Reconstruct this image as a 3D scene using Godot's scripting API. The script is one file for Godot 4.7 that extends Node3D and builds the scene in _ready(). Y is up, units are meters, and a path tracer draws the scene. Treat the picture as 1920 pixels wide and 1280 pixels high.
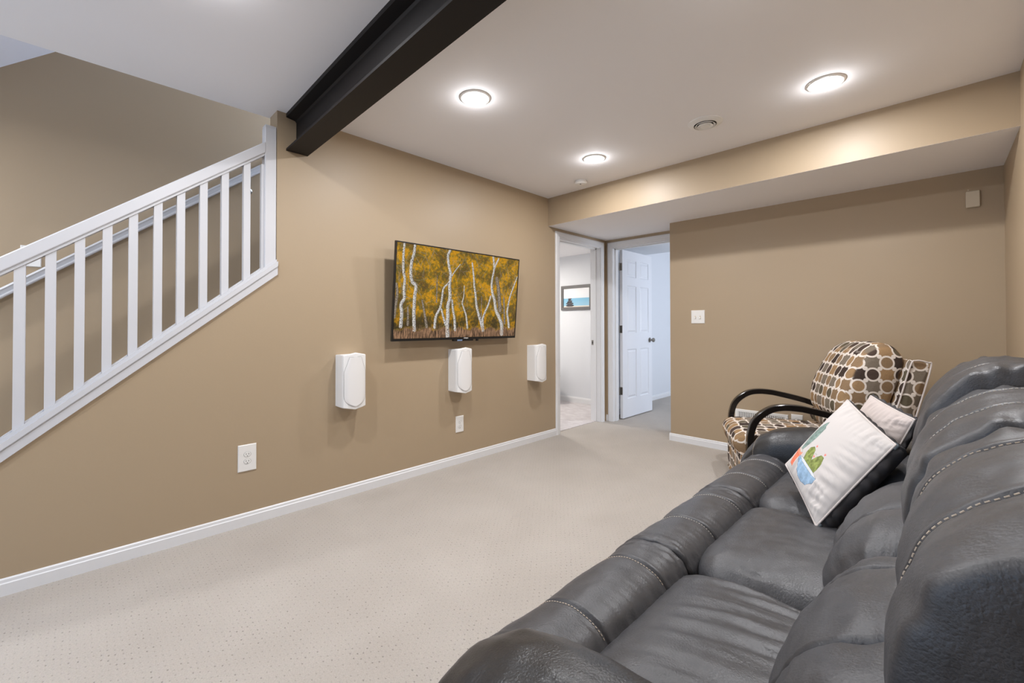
extends Node3D
# A finished basement living room. x runs away from the television wall (x = 0), -z runs along it into the room, y is up, metres.

const RX := 3.105      # right wall
const CEIL := 2.413
const SOF := 2.132     # underside of the dropped soffit
const ZS := -3.354     # soffit face
const ZF := -4.105     # far wall with the light switch
const ZA := -4.426     # wall of the alcove with the bedroom door
const XE := 0.93       # corner of the far wall

var M := {}            # materials
var used := {}         # names in use
var origin := {}       # world place of every thing

# ------------------------------------------------------------------ mesh builder
class MB:
	var v := PackedVector3Array()
	var n := PackedVector3Array()
	var t := PackedVector2Array()
	var i := PackedInt32Array()

	func quad(a: Vector3, b: Vector3, c: Vector3, d: Vector3, ta := Vector2(0, 0), tb := Vector2(1, 0), tc := Vector2(1, 1), td := Vector2(0, 1)) -> void:
		# corners run counter-clockwise seen from outside
		var nn := (b - a).cross(c - a)
		if nn.length() < 1e-12:
			nn = (c - a).cross(d - a)
		nn = nn.normalized()
		var k := v.size()
		v.append_array(PackedVector3Array([a, b, c, d]))
		n.append_array(PackedVector3Array([nn, nn, nn, nn]))
		t.append_array(PackedVector2Array([ta, tb, tc, td]))
		i.append_array(PackedInt32Array([k, k + 2, k + 1, k, k + 3, k + 2]))

	func box(lo: Vector3, hi: Vector3) -> MB:
		var a := Vector3(minf(lo.x, hi.x), minf(lo.y, hi.y), minf(lo.z, hi.z))
		var b := Vector3(maxf(lo.x, hi.x), maxf(lo.y, hi.y), maxf(lo.z, hi.z))
		quad(Vector3(a.x, a.y, b.z), Vector3(b.x, a.y, b.z), Vector3(b.x, b.y, b.z), Vector3(a.x, b.y, b.z))
		quad(Vector3(b.x, a.y, a.z), Vector3(a.x, a.y, a.z), Vector3(a.x, b.y, a.z), Vector3(b.x, b.y, a.z))
		quad(Vector3(b.x, a.y, b.z), Vector3(b.x, a.y, a.z), Vector3(b.x, b.y, a.z), Vector3(b.x, b.y, b.z))
		quad(Vector3(a.x, a.y, a.z), Vector3(a.x, a.y, b.z), Vector3(a.x, b.y, b.z), Vector3(a.x, b.y, a.z))
		quad(Vector3(a.x, b.y, b.z), Vector3(b.x, b.y, b.z), Vector3(b.x, b.y, a.z), Vector3(a.x, b.y, a.z))
		quad(Vector3(a.x, a.y, a.z), Vector3(b.x, a.y, a.z), Vector3(b.x, a.y, b.z), Vector3(a.x, a.y, b.z))
		return self

	# a box with chamfered edges
	func cbox(lo: Vector3, hi: Vector3, r: float) -> MB:
		var c := (lo + hi) / 2
		var h := (hi - lo).abs() / 2
		r = minf(r, minf(h.x, minf(h.y, h.z)) * 0.98)
		var ax := [Vector3(1, 0, 0), Vector3(0, 1, 0), Vector3(0, 0, 1)]
		for k in 3:
			for s in [-1.0, 1.0]:
				var w: Vector3 = ax[k] * s
				var p: Vector3 = ax[(k + 1) % 3]
				var q: Vector3 = ax[(k + 2) % 3] * s
				var o := c + w * h[k]
				var hp := p * (h[(k + 1) % 3] - r)
				var hq := q * (h[(k + 2) % 3] - r)
				quad(o - hp - hq, o + hp - hq, o + hp + hq, o - hp + hq)
		for k in 3:   # edges along axis k
			for s1 in [-1.0, 1.0]:
				for s2 in [-1.0, 1.0]:
					var a: Vector3 = ax[k] * (h[k] - r)
					var u: Vector3 = ax[(k + 1) % 3] * s1
					var w: Vector3 = ax[(k + 2) % 3] * s2
					var hu := h[(k + 1) % 3]
					var hw := h[(k + 2) % 3]
					var p1 := c + u * hu + w * (hw - r)
					var p2 := c + u * (hu - r) + w * hw
					if s1 * s2 > 0:
						quad(p1 - a, p2 - a, p2 + a, p1 + a) if (p2 - p1).cross(a).dot(u + w) > 0 else quad(p1 + a, p2 + a, p2 - a, p1 - a)
					else:
						quad(p1 - a, p2 - a, p2 + a, p1 + a) if (p2 - p1).cross(a).dot(u + w) > 0 else quad(p1 + a, p2 + a, p2 - a, p1 - a)
		for sx in [-1.0, 1.0]:
			for sy in [-1.0, 1.0]:
				for sz in [-1.0, 1.0]:
					var s := Vector3(sx, sy, sz)
					var pa := c + s * (h - Vector3(0, r, r))
					var pb := c + s * (h - Vector3(r, 0, r))
					var pc := c + s * (h - Vector3(r, r, 0))
					if (pb - pa).cross(pc - pa).dot(s) > 0:
						quad(pa, pb, pc, pc)
					else:
						quad(pa, pc, pb, pb)
		return self

	# a sheet of points, rows of equal length, smooth; out is a rough outward direction or zero for a closed shape
	func sheet(rows: Array, wrap := false, out := Vector3.ZERO, uvs: Array = []) -> MB:
		var nr := rows.size()
		var nc: int = rows[0].size()
		var k := v.size()
		var nrm := PackedVector3Array()
		nrm.resize(nr * nc)
		var quads := []
		var vol := 0.0
		var mean := Vector3.ZERO
		var mid: Vector3 = Vector3.ZERO
		for r in nr:
			for p in rows[r]:
				mid += p
		mid /= nr * nc
		var cols := nc if wrap else nc - 1
		for r in nr - 1:
			var ra: PackedVector3Array = rows[r]
			var rb: PackedVector3Array = rows[r + 1]
			for c in cols:
				var d := (c + 1) % nc
				var f := (ra[d] - ra[c] + rb[d] - rb[c]).cross(rb[c] - ra[c] + rb[d] - ra[d])
				nrm[r * nc + c] += f
				nrm[r * nc + d] += f
				nrm[r * nc + nc + c] += f
				nrm[r * nc + nc + d] += f
				vol += f.dot((ra[c] + rb[d]) / 2 - mid)
				mean += f
		var good := mean.dot(out) > 0 if out != Vector3.ZERO else vol > 0
		var sg := 1.0 if good else -1.0
		for r in nr:
			v.append_array(rows[r])
			for c in nc:
				n.append((nrm[r * nc + c] * sg).normalized())
				t.append(uvs[r][c] if uvs else Vector2(float(c) / maxi(nc - 1, 1), float(r) / (nr - 1)))
		for r in nr - 1:
			for c in cols:
				var d := (c + 1) % nc
				var a := k + r * nc + c
				var b := k + r * nc + d
				var e := k + r * nc + nc + d
				var f := k + r * nc + nc + c
				if good:
					i.append_array(PackedInt32Array([a, e, b, a, f, e]))
				else:
					i.append_array(PackedInt32Array([a, b, e, a, e, f]))
		return self

	# a flat polygon fan (convex or triangulated), facing out
	func face(pts: PackedVector3Array, out: Vector3) -> MB:
		var up := Vector3.UP if absf(out.y) < 0.9 else Vector3.RIGHT
		var ex := up.cross(out).normalized()
		var ey := out.cross(ex).normalized()
		var flat := PackedVector2Array()
		for p in pts:
			flat.append(Vector2(p.dot(ex), p.dot(ey)))
		var tri := Geometry2D.triangulate_polygon(flat)
		var k := v.size()
		for j in pts.size():
			v.append(pts[j])
			n.append(out.normalized())
			t.append(flat[j])
		for j in range(0, tri.size(), 3):
			var a := pts[tri[j]]
			var b := pts[tri[j + 1]]
			var c := pts[tri[j + 2]]
			if (b - a).cross(c - a).dot(out) > 0:
				i.append_array(PackedInt32Array([k + tri[j], k + tri[j + 2], k + tri[j + 1]]))
			else:
				i.append_array(PackedInt32Array([k + tri[j], k + tri[j + 1], k + tri[j + 2]]))
		return self

	# a polygon (closed loop in space) pushed along d, with both ends closed, flat sides
	func prism(pts: PackedVector3Array, d: Vector3) -> MB:
		face(pts, -d)
		var far := PackedVector3Array()
		for p in pts:
			far.append(p + d)
		face(far, d)
		var area := Vector3.ZERO
		for j in pts.size():
			area += pts[j].cross(pts[(j + 1) % pts.size()])
		var fwd := area.dot(d) > 0
		for j in pts.size():
			var a := pts[j]
			var b := pts[(j + 1) % pts.size()]
			if fwd:
				quad(a, b, b + d, a + d)
			else:
				quad(b, a, a + d, b + d)
		return self

	# a round bar along a path
	func tube(path: PackedVector3Array, r: float, sides := 10) -> MB:
		var rows := []
		var ref := Vector3(0.31, 0.87, 0.38)
		for j in path.size():
			var dir := (path[mini(j + 1, path.size() - 1)] - path[maxi(j - 1, 0)]).normalized()
			if absf(dir.dot(ref)) > 0.95:
				ref = Vector3(0.9, 0.1, -0.4)
			var ex := dir.cross(ref).normalized()
			var ey := dir.cross(ex).normalized()
			var ring := PackedVector3Array()
			for s in sides:
				var a := TAU * s / sides
				ring.append(path[j] + (ex * cos(a) + ey * sin(a)) * r)
			rows.append(ring)
		sheet(rows, true)
		var d0 := path[0] - path[1]
		face(rows[0], d0)
		face(rows[-1], path[-1] - path[-2])
		return self

	# a profile of (radius, height) spun round an axis through o
	func lathe(o: Vector3, axis: Vector3, prof: Array, seg := 32, sc := Vector2(1, 1)) -> MB:
		var up := Vector3.UP if absf(axis.y) < 0.9 else Vector3.RIGHT
		var ex := up.cross(axis).normalized()
		var ey := axis.cross(ex).normalized()
		var rows := []
		for p in prof:
			var ring := PackedVector3Array()
			for s in seg:
				var a := TAU * s / seg
				ring.append(o + axis * p.y + (ex * cos(a) * sc.x + ey * sin(a) * sc.y) * p.x)
			rows.append(ring)
		# flat-shaded bands keep the steps crisp
		for r in rows.size() - 1:
			sheet([rows[r], rows[r + 1]], true, Vector3.ZERO)
		return self

	# profile points swept in z; used for mouldings: prof is a closed loop of Vector2 laid on axes ex, ey
	func bar(prof: Array, o: Vector3, ex: Vector3, ey: Vector3, d: Vector3) -> MB:
		var pts := PackedVector3Array()
		for p in prof:
			pts.append(o + ex * p.x + ey * p.y)
		return prism(pts, d)

	func done(shift: Vector3) -> ArrayMesh:
		var vv := PackedVector3Array()
		vv.resize(v.size())
		for j in v.size():
			vv[j] = v[j] - shift
		var a := []
		a.resize(Mesh.ARRAY_MAX)
		a[Mesh.ARRAY_VERTEX] = vv
		a[Mesh.ARRAY_NORMAL] = n
		a[Mesh.ARRAY_TEX_UV] = t
		a[Mesh.ARRAY_INDEX] = i
		var m := ArrayMesh.new()
		m.add_surface_from_arrays(Mesh.PRIMITIVE_TRIANGLES, a)
		return m

# ------------------------------------------------------------------ scene helpers
func numbered(called: String) -> String:
	if not used.has(called):
		used[called] = 0
		return called
	used[called] += 1
	return "%s_%03d" % [called, used[called]]

func obj(called: String, mb: MB, m: Material, parent: Node = null) -> MeshInstance3D:
	var o := MeshInstance3D.new()
	o.mesh = mb.done(origin.get(parent, Vector3.ZERO) if parent else Vector3.ZERO)
	o.material_override = m
	o.cast_shadow = GeometryInstance3D.SHADOW_CASTING_SETTING_ON
	if parent:
		o.name = called
		origin[o] = origin.get(parent, Vector3.ZERO)
		parent.add_child(o, true)
	else:
		o.name = numbered(called)
		origin[o] = Vector3.ZERO
		add_child(o, true)
	return o

func thing(called: String, label: String, category: String, at := Vector3.ZERO, group := "") -> Node3D:
	var o := Node3D.new()
	o.name = numbered(called)
	add_child(o, true)
	o.position = at
	origin[o] = at
	o.set_meta("label", label)
	o.set_meta("category", category)
	if group:
		o.set_meta("group", group)
	return o

func struct(called: String, mb: MB, m: Material) -> MeshInstance3D:
	var o := obj(called, mb, m)
	o.set_meta("kind", "structure")
	return o

func struct_root(called: String, at := Vector3.ZERO) -> Node3D:
	var o := Node3D.new()
	o.name = numbered(called)
	add_child(o, true)
	o.position = at
	origin[o] = at
	o.set_meta("kind", "structure")
	return o

func V(x: float, y: float, z: float) -> Vector3:
	return Vector3(x, y, z)

func mat(c: Color, rough := 0.6, metal := 0.0, spec := 0.5) -> StandardMaterial3D:
	var m := StandardMaterial3D.new()
	m.albedo_color = c
	m.roughness = rough
	m.metallic = metal
	m.metallic_specular = spec
	return m

func rgb(r: float, g: float, b: float) -> Color:
	return Color(r / 255.0, g / 255.0, b / 255.0)

func noise(freq: float, kind := FastNoiseLite.TYPE_SIMPLEX_SMOOTH, oct := 3, sd := 1) -> FastNoiseLite:
	var f := FastNoiseLite.new()
	f.noise_type = kind
	f.frequency = freq
	f.fractal_octaves = oct
	f.seed = sd
	return f

func ntex(f: FastNoiseLite, size := 512, normal := false, bump := 4.0) -> NoiseTexture2D:
	var t := NoiseTexture2D.new()
	t.width = size
	t.height = size
	t.seamless = true
	t.noise = f
	t.as_normal_map = normal
	t.bump_strength = bump
	t.generate_mipmaps = false
	return t

func smooth_path(pts: Array, per: int) -> PackedVector2Array:
	# Catmull-Rom through the points
	var out := PackedVector2Array()
	for k in pts.size() - 1:
		var a: Vector2 = pts[maxi(k - 1, 0)]
		var b: Vector2 = pts[k]
		var c: Vector2 = pts[k + 1]
		var d: Vector2 = pts[mini(k + 2, pts.size() - 1)]
		for s in per:
			out.append(b.cubic_interpolate(c, a, d, float(s) / per))
	out.append(pts[-1])
	return out

# ------------------------------------------------------------------ start
func _ready() -> void:
	# camera: level lens shifted a little down, as the photograph's verticals say
	var cam := Camera3D.new()
	cam.name = "camera"
	cam.projection = Camera3D.PROJECTION_FRUSTUM
	cam.near = 0.02
	cam.far = 60.0
	cam.size = 2.0 * cam.near * 640.0 / 805.86
	cam.frustum_offset = Vector2(0, -38.36 / 805.86 * cam.near)
	cam.transform = Transform3D(Basis.from_euler(Vector3(deg_to_rad(0.6155), deg_to_rad(44.6007), deg_to_rad(-0.1033))), Vector3(2.7904, 1.1247, 0.0))
	add_child(cam)
	cam.current = true
	# sky and exposure
	var env := Environment.new()
	var sky := Sky.new()
	var sm := PhysicalSkyMaterial.new()
	sky.sky_material = sm
	env.background_mode = Environment.BG_SKY
	env.sky = sky
	env.background_energy_multiplier = 1.0
	env.tonemap_mode = Environment.TONE_MAPPER_LINEAR
	env.tonemap_exposure = EXPOSURE
	env.sdfgi_enabled = true
	env.ssao_enabled = true
	env.ssil_enabled = true
	var we := WorldEnvironment.new()
	we.name = "world_environment"
	we.environment = env
	add_child(we)
	var sun := DirectionalLight3D.new()
	sun.name = "sun"
	sun.rotation_degrees = Vector3(-48, 60, 0)
	sun.light_energy = 1.0
	sun.shadow_enabled = true
	sun.sky_mode = DirectionalLight3D.SKY_MODE_LIGHT_AND_SKY
	add_child(sun)
	# daylight coming in at the windows
	area("patio_door_daylight", V(0.95, 1.05, 2.03), V(0, 0, 0), Vector2(1.7, 1.9), Color(0.68, 0.83, 1.0), PATIO)
	area("hall_window_daylight", V(-0.58, 1.45, 2.03), V(0, 0, 0), Vector2(0.75, 1.1), Color(0.84, 0.91, 1.0), HALL)
	area("upstairs_window_daylight", V(-0.6, 3.08, -2.17), V(0, 180, 0), Vector2(0.7, 0.55), Color(0.80, 0.88, 1.0), 2.6)
	area("bedroom_window_daylight", V(2.95, 1.35, -6.3), V(0, 90, 0), Vector2(1.3, 1.2), Color(0.90, 0.94, 1.0), BEDROOM)
	materials()
	shell()
	openings()
	railing()
	ceiling_things()
	wall_things()
	television()
	speakers()
	bathroom()
	bedroom()
	sofa()
	armchair()
	pillows()

const EXPOSURE := 0.97
const PATIO := 2.1
const BEDROOM := 6.0
const HALL := 1.0
const DOWN := 1.7

func area(called: String, at: Vector3, deg: Vector3, size: Vector2, c: Color, e: float) -> void:
	var l := AreaLight3D.new()
	l.name = called
	l.area_size = size
	l.light_color = c
	l.light_energy = e
	l.area_range = 14.0
	l.area_attenuation = 2.0
	l.shadow_enabled = true
	l.position = at
	l.rotation_degrees = deg
	add_child(l)

func materials() -> void:
	var wallb := ntex(noise(0.05, FastNoiseLite.TYPE_SIMPLEX_SMOOTH, 4, 3), 512, true, 1.2)
	var m := mat(rgb(173, 153, 126), 0.46, 0, 0.5)
	m.normal_enabled = true
	m.normal_texture = wallb
	m.normal_scale = 0.10
	m.uv1_triplanar = true
	m.uv1_world_triplanar = true
	m.uv1_scale = Vector3.ONE * 2.2
	M.tan = m
	m = mat(rgb(244, 242, 243), 0.75, 0, 0.3)
	M.ceil = m
	M.white_wall = mat(rgb(220, 222, 226), 0.6, 0, 0.4)
	M.stair_ceil = mat(rgb(240, 240, 246), 0.7, 0, 0.3)
	M.trim = mat(rgb(228, 228, 229), 0.35, 0, 0.5)
	M.rail = mat(rgb(208, 208, 211), 0.38, 0, 0.5)
	M.door = mat(rgb(228, 229, 233), 0.4, 0, 0.5)
	M.plate = mat(rgb(236, 234, 230), 0.35, 0, 0.5)
	M.cream = mat(rgb(214, 201, 178), 0.5)
	M.slot = mat(rgb(40, 36, 33), 0.8)
	M.grey_slot = mat(rgb(110, 108, 105), 0.7)
	M.beam = mat(rgb(25, 21, 20), 0.55, 0, 0.35)
	M.black = mat(rgb(22, 21, 21), 0.35)
	M.nickel = mat(rgb(150, 146, 140), 0.32, 1.0)
	M.speaker = mat(rgb(240, 239, 237), 0.45)
	M.grille = mat(rgb(232, 230, 228), 0.75)
	M.vinyl = bath_floor_material()
	M.porcelain = mat(rgb(240, 240, 240), 0.12)
	M.carpet = carpet_material()
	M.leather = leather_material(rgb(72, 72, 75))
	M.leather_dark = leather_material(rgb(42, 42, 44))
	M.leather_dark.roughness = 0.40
	M.thread = mat(rgb(205, 188, 168), 0.7)
	M.thread_grey = mat(rgb(200, 194, 184), 0.7)
	M.lacquer = mat(rgb(26, 22, 20), 0.22, 0, 0.5)
	M.fabric = chair_material()
	M.pillow_print = print_material()
	M.pillow_dark = cloth(rgb(76, 74, 75))
	M.pillow_pale = cloth(rgb(196, 185, 180))
	M.piping = cloth(rgb(206, 197, 192))
	M.piping_dark = cloth(rgb(98, 106, 112))
	var g := mat(Color(1, 1, 1), 0.5)
	g.emission_enabled = true
	g.emission = Color(1.0, 0.97, 0.93)
	g.emission_energy_multiplier = 3.0
	M.glow = g
	var pane := mat(Color(1, 1, 1, 0.06), 0.02)
	pane.transparency = BaseMaterial3D.TRANSPARENCY_ALPHA
	M.glass = pane

func cloth(c: Color) -> StandardMaterial3D:
	var m := mat(c, 0.9, 0, 0.2)
	if not M.has("weave"):
		M.weave = ntex(noise(0.22, FastNoiseLite.TYPE_CELLULAR, 2, 9), 256, true, 2.0)
	m.normal_enabled = true
	m.normal_texture = M.weave
	m.normal_scale = 0.25
	m.uv1_triplanar = true
	m.uv1_scale = Vector3.ONE * 9.0
	return m

func leather_material(c: Color) -> StandardMaterial3D:
	var m := mat(c, 0.48, 0, 0.55)
	if not M.has("grain"):
		var f := noise(0.075, FastNoiseLite.TYPE_CELLULAR, 3, 21)
		f.cellular_return_type = FastNoiseLite.RETURN_DISTANCE2_SUB
		M.grain = ntex(f, 512, true, 3.0)
		var rt := ntex(noise(0.012, FastNoiseLite.TYPE_SIMPLEX_SMOOTH, 4, 5), 512)
		var ramp := Gradient.new()
		ramp.set_color(0, Color(0.80, 0.80, 0.80))
		ramp.set_color(1, Color(1.0, 1.0, 1.0))
		rt.color_ramp = ramp
		M.wear = rt
	m.normal_enabled = true
	m.normal_texture = M.grain
	m.normal_scale = 0.5
	m.roughness_texture = M.wear
	m.albedo_texture = M.wear
	m.uv1_triplanar = true
	m.uv1_scale = Vector3.ONE * 4.0
	return m

func carpet_material() -> StandardMaterial3D:
	# cut and loop pile: rows of small pits in a soft speckled beige
	var s := 1024      # one tile is 0.6 m
	var h := Image.create(s, s, false, Image.FORMAT_RGB8)
	var a := Image.create(s, s, false, Image.FORMAT_RGB8)
	var f1 := noise(0.09, FastNoiseLite.TYPE_SIMPLEX_SMOOTH, 3, 2)
	var rng := RandomNumberGenerator.new()
	rng.seed = 77
	for y in s:
		for x in s:
			# the tile wraps through a blend near its far edges
			var k := f1.get_noise_2d(x, y)
			var e := 0.62 + 0.22 * k + rng.randf_range(-0.10, 0.10)
			var al := 0.93 + 0.05 * k + rng.randf_range(-0.035, 0.035)
			h.set_pixel(x, y, Color(e, e, e))
			a.set_pixel(x, y, Color(al, al * 0.995, al * 0.985))
	# pits
	for r in 32:
		for c in 20:
			var px := (c + (0.5 if r % 2 else 0.0) + rng.randf_range(-0.12, 0.12)) * s / 20.0
			var py := (r + 0.5 + rng.randf_range(-0.12, 0.12)) * s / 32.0
			var deep := rng.randf_range(0.25, 1.0)
			if rng.randf() < 0.12:
				deep = 1.5
			for dy in range(-6, 7):
				for dx in range(-9, 10):
					var w := exp(-(dx * dx / 22.0 + dy * dy / 9.0)) * deep
					if w > 0.02:
						var qx := posmod(int(px) + dx, s)
						var qy := posmod(int(py) + dy, s)
						var o := h.get_pixel(qx, qy).r - 0.5 * w
						h.set_pixel(qx, qy, Color(o, o, o))
						var b := a.get_pixel(qx, qy)
						a.set_pixel(qx, qy, b * (1.0 - 0.16 * w))
	var m := mat(rgb(199, 192, 185), 0.95, 0, 0.15)
	m.albedo_texture = ImageTexture.create_from_image(a)
	m.heightmap_enabled = true
	m.heightmap_texture = ImageTexture.create_from_image(h)
	m.heightmap_scale = 0.35
	m.uv1_triplanar = true
	m.uv1_world_triplanar = true
	m.uv1_scale = Vector3.ONE / 0.6
	m.rim_enabled = true
	m.rim = 0.25
	m.rim_tint = 0.6
	# broad traffic and vacuum marks
	var d := ntex(noise(0.006, FastNoiseLite.TYPE_SIMPLEX_SMOOTH, 3, 12), 512)
	var ramp := Gradient.new()
	ramp.set_color(0, Color(0.955, 0.95, 0.945))
	ramp.set_color(1, Color(1, 1, 1))
	d.color_ramp = ramp
	m.detail_enabled = true
	m.detail_albedo = d
	m.detail_blend_mode = BaseMaterial3D.BLEND_MODE_MUL
	m.detail_uv_layer = BaseMaterial3D.DETAIL_UV_2
	m.uv2_triplanar = true
	m.uv2_world_triplanar = true
	m.uv2_scale = Vector3.ONE / 2.4
	return m

func bath_floor_material() -> StandardMaterial3D:
	var m := mat(rgb(222, 217, 217), 0.35, 0, 0.5)
	var f := noise(0.012, FastNoiseLite.TYPE_SIMPLEX_SMOOTH, 5, 31)
	f.domain_warp_enabled = true
	f.domain_warp_amplitude = 40
	var t := ntex(f, 512)
	var ramp := Gradient.new()
	ramp.set_color(0, Color(0.86, 0.84, 0.84))
	ramp.set_color(1, Color(1, 1, 1))
	t.color_ramp = ramp
	m.albedo_texture = t
	m.uv1_triplanar = true
	m.uv1_world_triplanar = true
	m.uv1_scale = Vector3(1.0, 1.0, 2.2)
	return m

func chair_material() -> StandardMaterial3D:
	# woven upholstery: ovals and curved squares between pale bands, on a chequered grid
	var cells := 8
	var px := 64
	var s := cells * px
	var im := Image.create(s, s, false, Image.FORMAT_RGB8)
	var pale := rgb(224, 214, 204)
	var pal := [rgb(78, 65, 58), rgb(96, 88, 72), rgb(156, 127, 94), rgb(124, 113, 100), rgb(68, 57, 51), rgb(140, 116, 90)]
	var rng := RandomNumberGenerator.new()
	rng.seed = 5
	var col := []
	for k in cells * cells:
		# colours step through the rows so that neighbours differ
		var r := k / cells
		var c := k % cells
		col.append(pal[(c * 2 + r * 3 + (1 if rng.randf() < 0.35 else 0)) % pal.size()])
	for y in s:
		for x in s:
			var fx := float(x) / px
			var fy := float(y) / px
			var best := 9.0
			var bc := Vector2i.ZERO
			for oy in range(-1, 2):
				for ox in range(-1, 2):
					var cx := int(floor(fx)) + ox
					var cy := int(floor(fy)) + oy
					if posmod(cx + cy, 2) == 0:
						var d := Vector2((fx - cx - 0.5) * 1.04, (fy - cy - 0.5) * 0.97).length()
						if d < best:
							best = d
							bc = Vector2i(posmod(cx, cells), posmod(cy, cells))
			var c := pale
			var vx := Vector2(fx - roundf(fx), fy - roundf(fy)).length()
			if best < 0.43:
				c = col[bc.y * cells + bc.x]
			elif best > 0.575 and vx > 0.17:
				c = col[posmod(int(floor(fy)), cells) * cells + posmod(int(floor(fx)), cells)]
			var w := 1.0 + rng.randf_range(-0.09, 0.09) + 0.05 * sin(y * 1.9)
			im.set_pixel(x, y, Color(c.r * w, c.g * w, c.b * w))
	var m := mat(Color(1, 1, 1), 0.9, 0, 0.2)
	m.albedo_texture = ImageTexture.create_from_image(im)
	m.normal_enabled = true
	m.normal_texture = ntex(noise(0.2, FastNoiseLite.TYPE_CELLULAR, 2, 4), 256, true, 2.0)
	m.normal_scale = 0.2
	m.uv1_triplanar = true
	m.uv1_triplanar_sharpness = 12.0
	m.uv1_scale = Vector3.ONE / 0.575      # the weave repeats every 57.5 cm
	return m

func stroke(im: Image, pts: Array, w0: float, w1: float, paint: Callable) -> void:
	# paints a tapering line; paint(image colour, across -1..1, along, x, y) gives the colour
	var total := pts.size() - 1
	for k in total:
		var a: Vector2 = pts[k]
		var b: Vector2 = pts[k + 1]
		var wa := lerpf(w0, w1, float(k) / total)
		var wb := lerpf(w0, w1, float(k + 1) / total)
		var w := maxf(wa, wb)
		var x0 := maxi(int(minf(a.x, b.x) - w), 0)
		var x1 := mini(int(maxf(a.x, b.x) + w) + 1, im.get_width() - 1)
		var y0 := maxi(int(minf(a.y, b.y) - w), 0)
		var y1 := mini(int(maxf(a.y, b.y) + w) + 1, im.get_height() - 1)
		var ab := b - a
		var l2 := maxf(ab.length_squared(), 0.001)
		var side := ab.orthogonal().normalized()
		for y in range(y0, y1 + 1):
			for x in range(x0, x1 + 1):
				var p := Vector2(x, y) - a
				var u := clampf(p.dot(ab) / l2, 0, 1)
				var d := (p - ab * u)
				var r := lerpf(wa, wb, u) * 0.5
				if d.length() <= r:
					im.set_pixel(x, y, paint.call(im.get_pixel(x, y), d.dot(side) / maxf(r, 0.01), x, y))

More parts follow.
